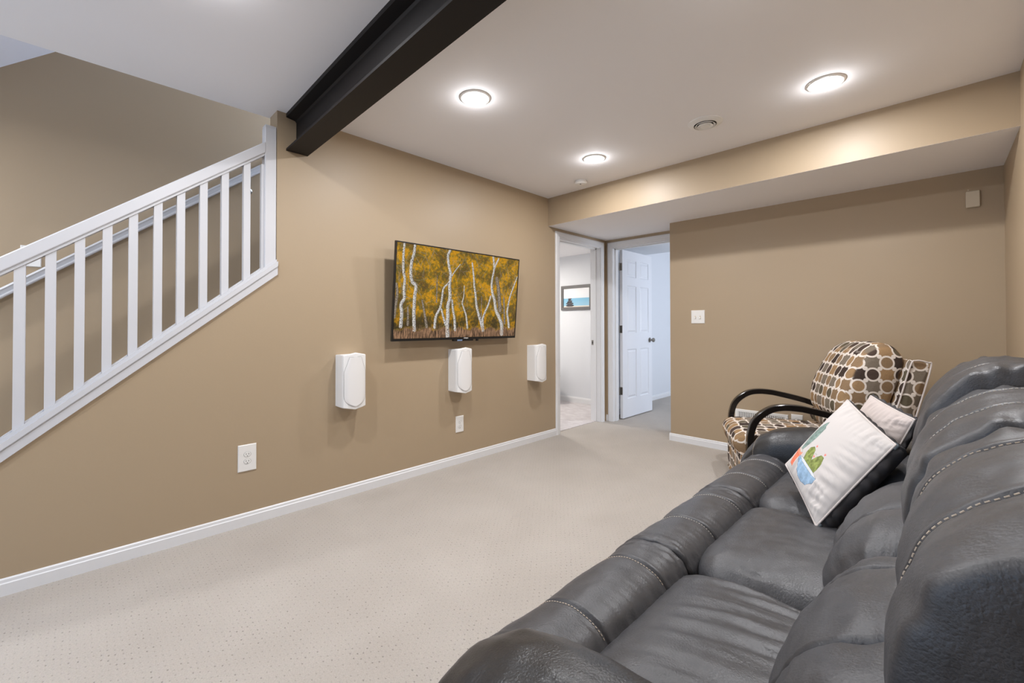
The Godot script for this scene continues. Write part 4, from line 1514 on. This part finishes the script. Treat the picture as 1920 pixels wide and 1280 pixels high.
func sofa() -> void:
	var t := thing("sofa", "black leather three-seat reclining sofa with tan stitching along the right wall", "sofa", V(2.58, 0, -1.5))
	var wr := noise(9.0, FastNoiseLite.TYPE_SIMPLEX_SMOOTH, 2, 3)
	var fine := noise(30.0, FastNoiseLite.TYPE_SIMPLEX_SMOOTH, 3, 13)
	# carcass
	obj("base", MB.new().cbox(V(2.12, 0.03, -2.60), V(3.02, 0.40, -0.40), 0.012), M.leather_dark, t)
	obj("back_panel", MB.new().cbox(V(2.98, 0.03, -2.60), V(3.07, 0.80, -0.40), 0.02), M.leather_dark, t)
	for z in [-0.46, -2.54]:
		for x in [2.2, 2.96]:
			obj("foot", MB.new().lathe(V(x, 0, z), V(0, 1, 0), [Vector2(0.0, 0.0), Vector2(0.022, 0.0), Vector2(0.028, 0.035)], 16), M.black, t)
	var mids := [-0.912, -1.520, -2.118]
	var ends := [[-0.602, -1.219], [-1.221, -1.820], [-1.822, -2.418]]
	var seams := [[-0.815, -1.092], [-1.452, -1.716], [-2.055, -2.320]]
	for k in 3:
		var z0: float = ends[k][1]
		var z1: float = ends[k][0]
		var hz := (z1 - z0) / 2
		var zc := (z0 + z1) / 2
		var st: Array = seams[k]
		# --- front roll over the footrest
		var L := Loft.new()
		L.setup(closed_path([Vector2(2.292, 0.40), Vector2(2.278, 0.445), Vector2(2.240, 0.472), Vector2(2.180, 0.480), Vector2(2.120, 0.462), Vector2(2.078, 0.425), Vector2(2.062, 0.375), Vector2(2.066, 0.30), Vector2(2.082, 0.20), Vector2(2.094, 0.10), Vector2(2.12, 0.06), Vector2(2.22, 0.10), Vector2(2.28, 0.25)], 6))
		L.z0 = z0
		L.z1 = z1
		L.power = 200.0
		L.root = 2.6
		L.disp = func(s: float, q: float, p: Vector2) -> float:
			var z := zc + q * hz
			var d := 0.0
			for e in st:
				d -= 0.0060 * gauss(z - e, 0.0045)
				d += 0.0016 * gauss(z - e + 0.011, 0.006)
			# three puffs between the seams
			var left: float = absf(z - st[0])
			var right: float = absf(z - st[1])
			d += 0.006 * minf(1.0, minf(left, right) / 0.10) - 0.004
			# puckers towards the ends and into the groove
			var pk := smoothstep(0.72, 1.0, absf(q))
			d += pk * 0.006 * wr.get_noise_3d(p.x * 2.4, p.y * 2.4, z * 5.0) + 0.0022 * wr.get_noise_3d(p.x, p.y, z * 1.2)
			var gr := smoothstep(2.20, 2.28, p.x)
			d += gr * 0.0028 * wr.get_noise_3d(p.x * 0.8, p.y, z * 6.0)
			return d
		obj("footrest_pad", L.build(100, st), M.leather, t)
		for e in st:
			var path := PackedVector3Array()
			for j in 46:
				path.append(L.at(6.0 + j * 1.0, (e + 0.009 - zc) / hz, 0.0012))
			stitches(t, path.slice(0, 40), 0.0085, 0.0011, M.thread_grey if k > 0 else M.thread)
		# --- seat pad
		var rows := []
		var nu := 74
		var nv := 84
		for iu in nu + 1:
			var a := float(iu) / nu
			# crowd points towards the front edge
			var u := pow(a, 1.35)
			var ring := PackedVector3Array()
			for iv in nv + 1:
				var b := 2.0 * iv / nv - 1.0
				var q := sin(b * PI / 2) * 0.45 + b * 0.55
				var x := 2.262 + 0.50 * u
				var z := zc + q * (hz - 0.002)
				var uf := clampf(1.0 - (x - 2.264) / 0.14, 0.0, 1.0)
				var e := pow(uf, 2.6) + pow(absf(q), 6.0 if q > 0 else 26.0)
				var h := pow(maxf(0.0, 1.0 - e), 0.42)
				var crown := 0.024 * (1.0 - q * q) * smoothstep(2.26, 2.5, x)
				var y := 0.385 + 0.082 * h + crown * h + 0.010 * q * h
				# folds where people sit
				if k == 0:
					var fold := wr.get_noise_2d((z + 0.20 * x) * 2.1, x * 0.20)
					fold = fold * 0.75 + 0.25 * wr.get_noise_2d((z + 0.25 * x) * 4.0 + 7.0, x * 0.35)
					y += 0.0125 * fold * smoothstep(2.30, 2.46, x) * h
				else:
					y += 0.0032 * wr.get_noise_2d(x * 0.9 + k * 3.0, z * 0.9) * h
				var edge := smoothstep(0.62, 0.98, absf(q)) + smoothstep(0.55, 1.0, uf)
				y += 0.0030 * edge * fine.get_noise_2d(x * 0.6, z * 1.2) * h
				if k == 1:
					# a crease across the pad by its near edge
					y -= 0.004 * gauss(z - (-1.262 - 0.35 * absf(x - 2.44)), 0.006) * gauss(x - 2.44, 0.07)
				ring.append(V(x, y, z))
			rows.append(ring)
		obj("seat_cushion", MB.new().sheet(rows, false, V(0, 1, 0)), M.leather, t)
		# --- lower back pad
		var B := Loft.new()
		B.setup(closed_path([Vector2(2.74, 0.40), Vector2(2.645, 0.412), Vector2(2.600, 0.435), Vector2(2.582, 0.480), Vector2(2.595, 0.535), Vector2(2.624, 0.588), Vector2(2.664, 0.635), Vector2(2.712, 0.668), Vector2(2.77, 0.684), Vector2(2.85, 0.65), Vector2(2.87, 0.50)], 7))
		B.z0 = z0
		B.z1 = z1
		B.power = 6.0
		B.root = 2.2
		B.disp = func(s: float, q: float, p: Vector2) -> float:
			var z := zc + q * hz
			var d := 0.012 * (1.0 - q * q) - 0.006
			d += 0.0045 * wr.get_noise_3d(p.x * 1.2, p.y * 2.4, z * 0.5 + k * 4.0)
			for e in st:
				d -= 0.010 * gauss(z - e, 0.0055)
				# pinches radiating from the sewn line under the head pillow
				d -= 0.007 * gauss(z - e, 0.022) * gauss(p.y - 0.668, 0.016)
			d += 0.007 * minf(1.0, minf(absf(z - st[0]), absf(z - st[1])) / 0.09) - 0.004
			d += 0.004 * smoothstep(0.6, 1.0, absf(q)) * wr.get_noise_3d(p.x * 2, p.y * 6.0, z * 2.0)
			return d
		obj("lumbar_cushion", B.build(80, st), M.leather, t)
		# --- head pillow
		var Hd := Loft.new()
		var up: float = [-0.022, -0.012, 0.036][k]
		var fw := 0.013 if k == 0 else 0.004
		Hd.setup(closed_path([Vector2(2.88, 0.590), Vector2(2.800 + fw, 0.612), Vector2(2.746 + fw, 0.660), Vector2(2.734 + fw, 0.735), Vector2(2.750 + fw * 0.8, 0.810 + up * 0.2), Vector2(2.785 + fw * 0.3, 0.876 + up * 0.6), Vector2(2.832, 0.926 + up * 0.9), Vector2(2.892, 0.962 + up), Vector2(2.960, 0.976 + up), Vector2(3.030, 0.956 + up), Vector2(3.066, 0.900), Vector2(3.072, 0.80), Vector2(3.05, 0.66), Vector2(2.97, 0.60)], 7))
		Hd.z0 = z0
		Hd.z1 = z1
		Hd.power = 60.0
		if k == 0:
			Hd.power_hi = 12.0
		Hd.root = 2.4
		Hd.disp = func(s: float, q: float, p: Vector2) -> float:
			var z := zc + q * hz
			var d := 0.0
			for e in st:
				d -= 0.0085 * gauss(z - e, 0.0050)
				d += 0.0022 * gauss(z - e + 0.012, 0.007)
			var left: float = absf(z - st[0])
			var right: float = absf(z - st[1])
			d += 0.012 * minf(1.0, minf(left, right) / 0.11) - 0.006
			# gathered leather beside the joins between the pillows
			var pk := smoothstep(0.70, 0.98, absf(q))
			var run := s * 34.0
			d -= pk * 0.007
			d += pk * 0.005 * sin(run * 2.1 + sin(run * 0.7) * 2.0 + k) * smoothstep(0.78, 0.86, p.y)
			d += 0.003 * wr.get_noise_3d(p.x * 1.5, p.y * 1.5, z * 1.0 + k * 9.0)
			return d
		obj("head_pillow", Hd.build(110, st), M.leather, t)
		for e in st:
			var path := PackedVector3Array()
			for j in 60:
				path.append(Hd.at(13.0 + j, (e + 0.011 - zc) / hz, 0.0016))
			stitches(t, path, 0.0098, 0.0011, M.thread_grey if k > 0 else M.thread)
	# --- arms: section across z carried along x, its top dropping to the rounded nose
	var tops := [Vector2(2.046, 0.36), Vector2(2.057, 0.442), Vector2(2.083, 0.483), Vector2(2.132, 0.552), Vector2(2.200, 0.592), Vector2(2.266, 0.611), Vector2(2.354, 0.626), Vector2(2.60, 0.634), Vector2(2.98, 0.630)]
	for side in [0, 1]:
		var prof := []
		for q in [Vector2(0.0, 0.04), Vector2(-0.004, 0.30), Vector2(-0.012, 0.44), Vector2(-0.016, 0.52), Vector2(-0.004, 0.585), Vector2(0.040, 0.624), Vector2(0.095, 0.637), Vector2(0.150, 0.628), Vector2(0.195, 0.603), Vector2(0.238, 0.545), Vector2(0.252, 0.46), Vector2(0.246, 0.30), Vector2(0.240, 0.04)]:
			prof.append(Vector2(-0.588 + q.x, q.y) if side == 0 else Vector2(-2.420 - q.x, q.y))
		var line := smooth_path(prof, 7)
		var rows := []
		var xs := []
		for j in 30:
			xs.append(2.046 + 0.30 * pow(j / 30.0, 1.8))
		for j in 24:
			xs.append(2.346 + 0.634 * j / 23.0)
		var cz := -0.478 if side == 0 else -2.542
		var shift := 0.085 if side == 0 else 0.0     # the near arm's nose sits a little further back
		var point := func(x: float, p: Vector2) -> Vector3:
			var tp := 0.36
			for j in tops.size() - 1:
				if x >= tops[j].x:
					tp = lerpf(tops[j].y, tops[j + 1].y, clampf((x - tops[j].x) / (tops[j + 1].x - tops[j].x), 0, 1))
			var f: float = (tp + (0.022 if side == 0 else 0.0) * smoothstep(2.05, 2.15, x)) / 0.637
			var nose := smoothstep(2.046, 2.22, x)
			var wz := lerpf(0.86, 1.0, nose)
			var y := p.y * (f if p.y > 0.1 else 1.0)
			var n := 0.0028 * wr.get_noise_3d(x * 1.3, p.y * 1.3, p.x * 2.0)
			return V(x + shift * (1.0 - smoothstep(2.1, 2.9, x)), y + n, cz + (p.x - cz) * wz)
		for x in xs:
			var ring := PackedVector3Array()
			for p in line:
				ring.append(point.call(x, p))
			rows.append(ring)
		var arm := MB.new().sheet(rows, false, V(0, 1, 0))
		# close the front with a gently rounded panel
		var first: PackedVector3Array = rows[0]
		var inner := PackedVector3Array()
		var mc := V(2.030 + shift, 0.22, cz)
		for p in first:
			inner.append(mc + (p - V(2.046 + shift, 0, 0) - V(0, 0.22, cz)) * 0.82)
		arm.sheet([first, inner], false, V(-1, 0, 0))
		arm.face(inner, V(-1, 0, 0))
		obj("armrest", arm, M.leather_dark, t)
		# seam over the nose, and one along the top towards the outside
		var path := PackedVector3Array()
		for j in range(24, 66):
			path.append(point.call(2.122, line[j]) + V(-0.0006, 0.0008, 0))
		stitches(t, path, 0.0065, 0.0008, M.thread)
		path = PackedVector3Array()
		for j in 46:
			path.append(point.call(2.122 + 0.85 * j / 45.0, line[59]) + V(0, 0.0009, 0))
		stitches(t, path, 0.0065, 0.0008, M.thread)

# ------------------------------------------------------------------ armchair
func armchair() -> void:
	var B := V(0.895, 0, -0.446).normalized()     # towards its back
	var S := V(0.446, 0, 0.895).normalized()      # towards the camera
	var O := V(1.967, 0, -3.43)
	var W := func(u: float, y: float, s: float) -> Vector3: return Vector3(u, y, s)
	var t := thing("armchair", "armchair in brown oval and square patterned fabric with bent black wooden arms", "armchair", O)
	t.basis = Basis(B, Vector3.UP, S)
	origin[t] = Vector3.ZERO
	B = Vector3(1, 0, 0)
	S = Vector3(0, 0, 1)
	var wob := noise(7.0, FastNoiseLite.TYPE_SIMPLEX_SMOOTH, 2, 6)
	var K := 1.0
	# bent arms: flat laminated wood, 5 cm wide, curving up from the front and down to the back
	var outer := smooth_path([Vector2(-0.215, 0.02), Vector2(-0.224, 0.20), Vector2(-0.226, 0.38), Vector2(-0.216, 0.46), Vector2(-0.195, 0.52), Vector2(-0.153, 0.572), Vector2(-0.090, 0.614), Vector2(-0.02, 0.630), Vector2(0.065, 0.628), Vector2(0.13, 0.617), Vector2(0.26, 0.587), Vector2(0.36, 0.555), Vector2(0.48, 0.50), Vector2(0.58, 0.42)], 8)
	for s in [0.35, -0.35]:
		var rows := []
		for k in outer.size():
			var d := (outer[mini(k + 1, outer.size() - 1)] - outer[maxi(k - 1, 0)]).normalized()
			var inn := Vector2(d.y, -d.x) * 0.038
			var ring := PackedVector3Array()
			var a := outer[k]
			var b := outer[k] + inn
			var r := 0.004
			for q in [[a, -0.025 + r], [a, 0.025 - r], [a.lerp(b, r / 0.038), 0.025], [a.lerp(b, 1 - r / 0.038), 0.025], [b, 0.025 - r], [b, -0.025 + r], [a.lerp(b, 1 - r / 0.038), -0.025], [a.lerp(b, r / 0.038), -0.025]]:
				ring.append(W.call(q[0].x, q[0].y, s + q[1]))
			rows.append(ring)
		var mb := MB.new()
		# flat facets across, smooth along
		for j in 8:
			var strip := []
			for ring in rows:
				strip.append(PackedVector3Array([ring[j], ring[(j + 1) % 8]]))
			var mid: Vector3 = (rows[20][0] + rows[20][4]) / 2
			mb.sheet(strip, false, (rows[20][j] + rows[20][(j + 1) % 8]) / 2 - mid)
		mb.face(rows[0], Vector3.DOWN)
		mb.face(rows[-1], B)
		obj("arm", mb, M.lacquer, t)
		obj("back_leg", MB.new().prism(PackedVector3Array([W.call(0.50, 0.0, s - 0.022), W.call(0.545, 0.0, s - 0.022), W.call(0.59, 0.44, s - 0.022), W.call(0.53, 0.46, s - 0.022)]), S * 0.044), M.lacquer, t)
	# upholstered solid: closed outline in (u, y) carried across, with rounded sides
	var solid := func(outline: Array, hw: float, power: float, root: float, puff: float, rep: float) -> MB:
		var sec := closed_path(outline, 8)
		var n := sec.size()
		var L := Loft.new()
		L.setup(sec)
		L.power = power
		L.root = root
		var rows := []
		var uvs := []
		var arc := [0.0]
		for k in n:
			arc.append(arc[-1] + sec[k].distance_to(sec[(k + 1) % n]))
		var nr := 40
		var pu := PackedFloat32Array()
		for r in nr + 1:
			var q := 2.0 * r / nr - 1.0
			var tt := sin(q * PI / 2) * 0.5 + q * 0.5
			var sc := pow(maxf(0.0, 1.0 - pow(absf(tt), power)), 1.0 / root)
			var ring := PackedVector3Array()
			var uv := []
			for k in n + 1:
				var p := sec[k % n]
				var w := L.nor[k % n]
				p += w * (puff * (1.0 - tt * tt) + 0.006 * wob.get_noise_3d(p.x, p.y, tt))
				p = L.mid + (p - L.mid) * sc
				ring.append(W.call(p.x, p.y, hw * tt))
				uv.append(Vector2((hw * tt + (1.0 - sc) * 0.10 * signf(tt)) * rep, -arc[k] * rep))
			rows.append(ring)
			uvs.append(uv)
		return MB.new().sheet(rows, false, Vector3.ZERO, uvs)
	# seat cushion and skirted base
	obj("base", solid.call([Vector2(-0.205, 0.035), Vector2(-0.235, 0.06), Vector2(-0.240, 0.18), Vector2(-0.235, 0.27), Vector2(-0.20, 0.29), Vector2(0.40, 0.27), Vector2(0.52, 0.26), Vector2(0.54, 0.15), Vector2(0.52, 0.035), Vector2(0.20, 0.03)], 0.315, 60.0, 4.0, 0.0, K), M.fabric, t)
	obj("seat_cushion", solid.call([Vector2(-0.21, 0.275), Vector2(-0.262, 0.30), Vector2(-0.276, 0.345), Vector2(-0.255, 0.395), Vector2(-0.18, 0.416), Vector2(0.05, 0.420), Vector2(0.30, 0.415), Vector2(0.46, 0.40), Vector2(0.47, 0.33), Vector2(0.44, 0.275), Vector2(0.1, 0.27)], 0.312, 22.0, 2.6, 0.012, K), M.fabric, t)
	# outer back, a slim leaning panel
	obj("back_frame", solid.call([Vector2(0.47, 0.24), Vector2(0.50, 0.42), Vector2(0.575, 0.66), Vector2(0.635, 0.89), Vector2(0.66, 0.915), Vector2(0.715, 0.905), Vector2(0.728, 0.875), Vector2(0.66, 0.60), Vector2(0.60, 0.38), Vector2(0.56, 0.24)], 0.335, 60.0, 3.5, 0.0, K), M.fabric, t)
	# thick loose back cushion, its lower roll, and the small lumbar roll under it
	obj("back_cushion", solid.call([Vector2(0.395, 0.490), Vector2(0.335, 0.525), Vector2(0.305, 0.590), Vector2(0.315, 0.680), Vector2(0.350, 0.790), Vector2(0.400, 0.890), Vector2(0.460, 0.970), Vector2(0.530, 1.005), Vector2(0.600, 0.985), Vector2(0.640, 0.925), Vector2(0.625, 0.84), Vector2(0.585, 0.70), Vector2(0.535, 0.57), Vector2(0.470, 0.495)], 0.300, 13.0, 2.8, 0.012, K), M.fabric, t)
	obj("lumbar_roll", solid.call([Vector2(0.36, 0.415), Vector2(0.315, 0.44), Vector2(0.305, 0.49), Vector2(0.34, 0.535), Vector2(0.42, 0.535), Vector2(0.50, 0.48), Vector2(0.47, 0.42)], 0.300, 16.0, 2.6, 0.0, K), M.fabric, t)
	# pale piping along the outer back's edges
	for s in [0.332, -0.332]:
		var pp := PackedVector3Array()
		for q in smooth_path([Vector2(0.50, 0.42), Vector2(0.575, 0.66), Vector2(0.634, 0.885), Vector2(0.662, 0.917), Vector2(0.715, 0.907), Vector2(0.729, 0.875), Vector2(0.66, 0.60), Vector2(0.60, 0.38)], 6):
			pp.append(W.call(q.x, q.y, s))
		obj("piping", MB.new().tube(pp, 0.0045, 8), M.piping, t)

# ------------------------------------------------------------------ throw pillows
# a square cushion from its corners: soft front, gathered dark side band, dark back
func cushion(t: Node3D, tl: Vector3, tr: Vector3, br: Vector3, bl: Vector3, front: float, band: float, back: float, mf: Material, md: Material, mp: Material, mcorner: Material) -> void:
	var mid := (tl + tr + br + bl) / 4
	var out := (tr - tl).cross(tl - bl).normalized()
	if out.dot(V(2.79, 1.12, 0) - mid) < 0:
		out = -out
	var f := noise(5.0, FastNoiseLite.TYPE_SIMPLEX_SMOOTH, 3, 17)
	var n := 64
	var edge := func(u: float, v: float) -> Vector3:
		# edges drawn in between the corners
		var c := 0.02
		var uu := 0.5 + (u - 0.5) * (1.0 - c * (1.0 - pow(2 * v - 1, 2)))
		var vv := 0.5 + (v - 0.5) * (1.0 - c * (1.0 - pow(2 * u - 1, 2)))
		return tl.lerp(tr, uu).lerp(bl.lerp(br, uu), vv)
	var fr := []
	var bk := []
	var uvs := []
	for j in n + 1:
		var a := PackedVector3Array()
		var b := PackedVector3Array()
		var uv := []
		for i in n + 1:
			var qu := 2.0 * i / n - 1.0
			var qv := 2.0 * j / n - 1.0
			var u := 0.5 + 0.5 * (sin(qu * PI / 2) * 0.4 + qu * 0.6)
			var v := 0.5 + 0.5 * (sin(qv * PI / 2) * 0.4 + qv * 0.6)
			var x := 2 * u - 1
			var y := 2 * v - 1
			var h := pow(maxf(0, 1 - pow(absf(x), 2.6)) * maxf(0, 1 - pow(absf(y), 2.6)), 0.55)
			# pulls running in from the seams
			var pull := f.get_noise_2d(y * 1.1 + x * 0.25, x * 0.12) * smoothstep(0.1, 0.85, x) + f.get_noise_2d(x * 1.1, y * 0.12 + 5.0) * smoothstep(0.3, 0.9, y)
			pull += 0.6 * f.get_noise_2d(x * 1.2 + 9, y * 0.2) * smoothstep(0.4, 0.95, -y)
			var r := (1.0 - pow(maxf(absf(x), absf(y)), 6.0))
			var p: Vector3 = edge.call(u, v)
			a.append(p + out * (front * h + 0.014 * pull * r))
			b.append(p - out * (band + back * h))
			uv.append(Vector2(u, v))
		fr.append(a)
		bk.append(b)
		uvs.append(uv)
	obj("front_panel", MB.new().sheet(fr, false, out, uvs), mf, t)
	obj("back_panel", MB.new().sheet(bk, false, -out), md, t)
	# loop of the seam
	var loop := PackedVector3Array()
	var loop2 := PackedVector3Array()
	for k in n:
		loop.append(fr[0][k]); loop2.append(bk[0][k])
	for k in n:
		loop.append(fr[k][n]); loop2.append(bk[k][n])
	for k in n:
		loop.append(fr[n][n - k]); loop2.append(bk[n][n - k])
	for k in n:
		loop.append(fr[n - k][0]); loop2.append(bk[n - k][0])
	var rows := []
	for s in 9:
		var q := s / 8.0
		var ring := PackedVector3Array()
		for k in loop.size():
			var p := loop[k].lerp(loop2[k], q)
			var away := (p - mid)
			away -= out * away.dot(out)
			var g := 0.010 * sin(q * PI) + 0.0035 * sin(k * 0.82 + 2.0 * sin(k * 0.21)) * sin(q * PI)
			ring.append(p + away.normalized() * g)
		rows.append(ring)
	obj("side_band", MB.new().sheet(rows, true), md, t)
	var ring := PackedVector3Array(loop)
	ring.append(loop[0])
	obj("piping", MB.new().tube(ring, 0.0032, 7), mp, t)
	for c in [0, n, 2 * n]:
		var pp := PackedVector3Array()
		for k in range(-4, 5):
			pp.append(loop[posmod(c + k, loop.size())] - out * 0.006)
		if mcorner:
			obj("corner_tab", MB.new().tube(pp, 0.0065, 8), mcorner, t)

func pillows() -> void:
	var tl := V(2.541, 0.830, -2.127)
	var tr := V(2.696, 0.742, -1.840)
	var br := V(2.510, 0.476, -1.680)
	var bl := V(2.368, 0.580, -1.950)
	var t := thing("cactus_pillow", "white throw pillow printed with two potted cacti, leaning on the sofa back", "pillow", (br + bl) / 2)
	cushion(t, tl, tr, br, bl, 0.042, 0.050, 0.03, M.pillow_print, M.pillow_dark, M.piping, M.piping_dark)
	tl = V(2.600, 0.838, -2.26)
	tr = V(2.735, 0.795, -2.05)
	br = V(2.62, 0.505, -2.02)
	bl = V(2.48, 0.55, -2.25)
	t = thing("pale_pillow", "plain pale pink-grey throw pillow behind the cactus pillow on the sofa", "pillow", (br + bl) / 2)
	cushion(t, tl, tr, br, bl, 0.045, 0.02, 0.03, M.pillow_pale, M.pillow_dark, M.piping, null)
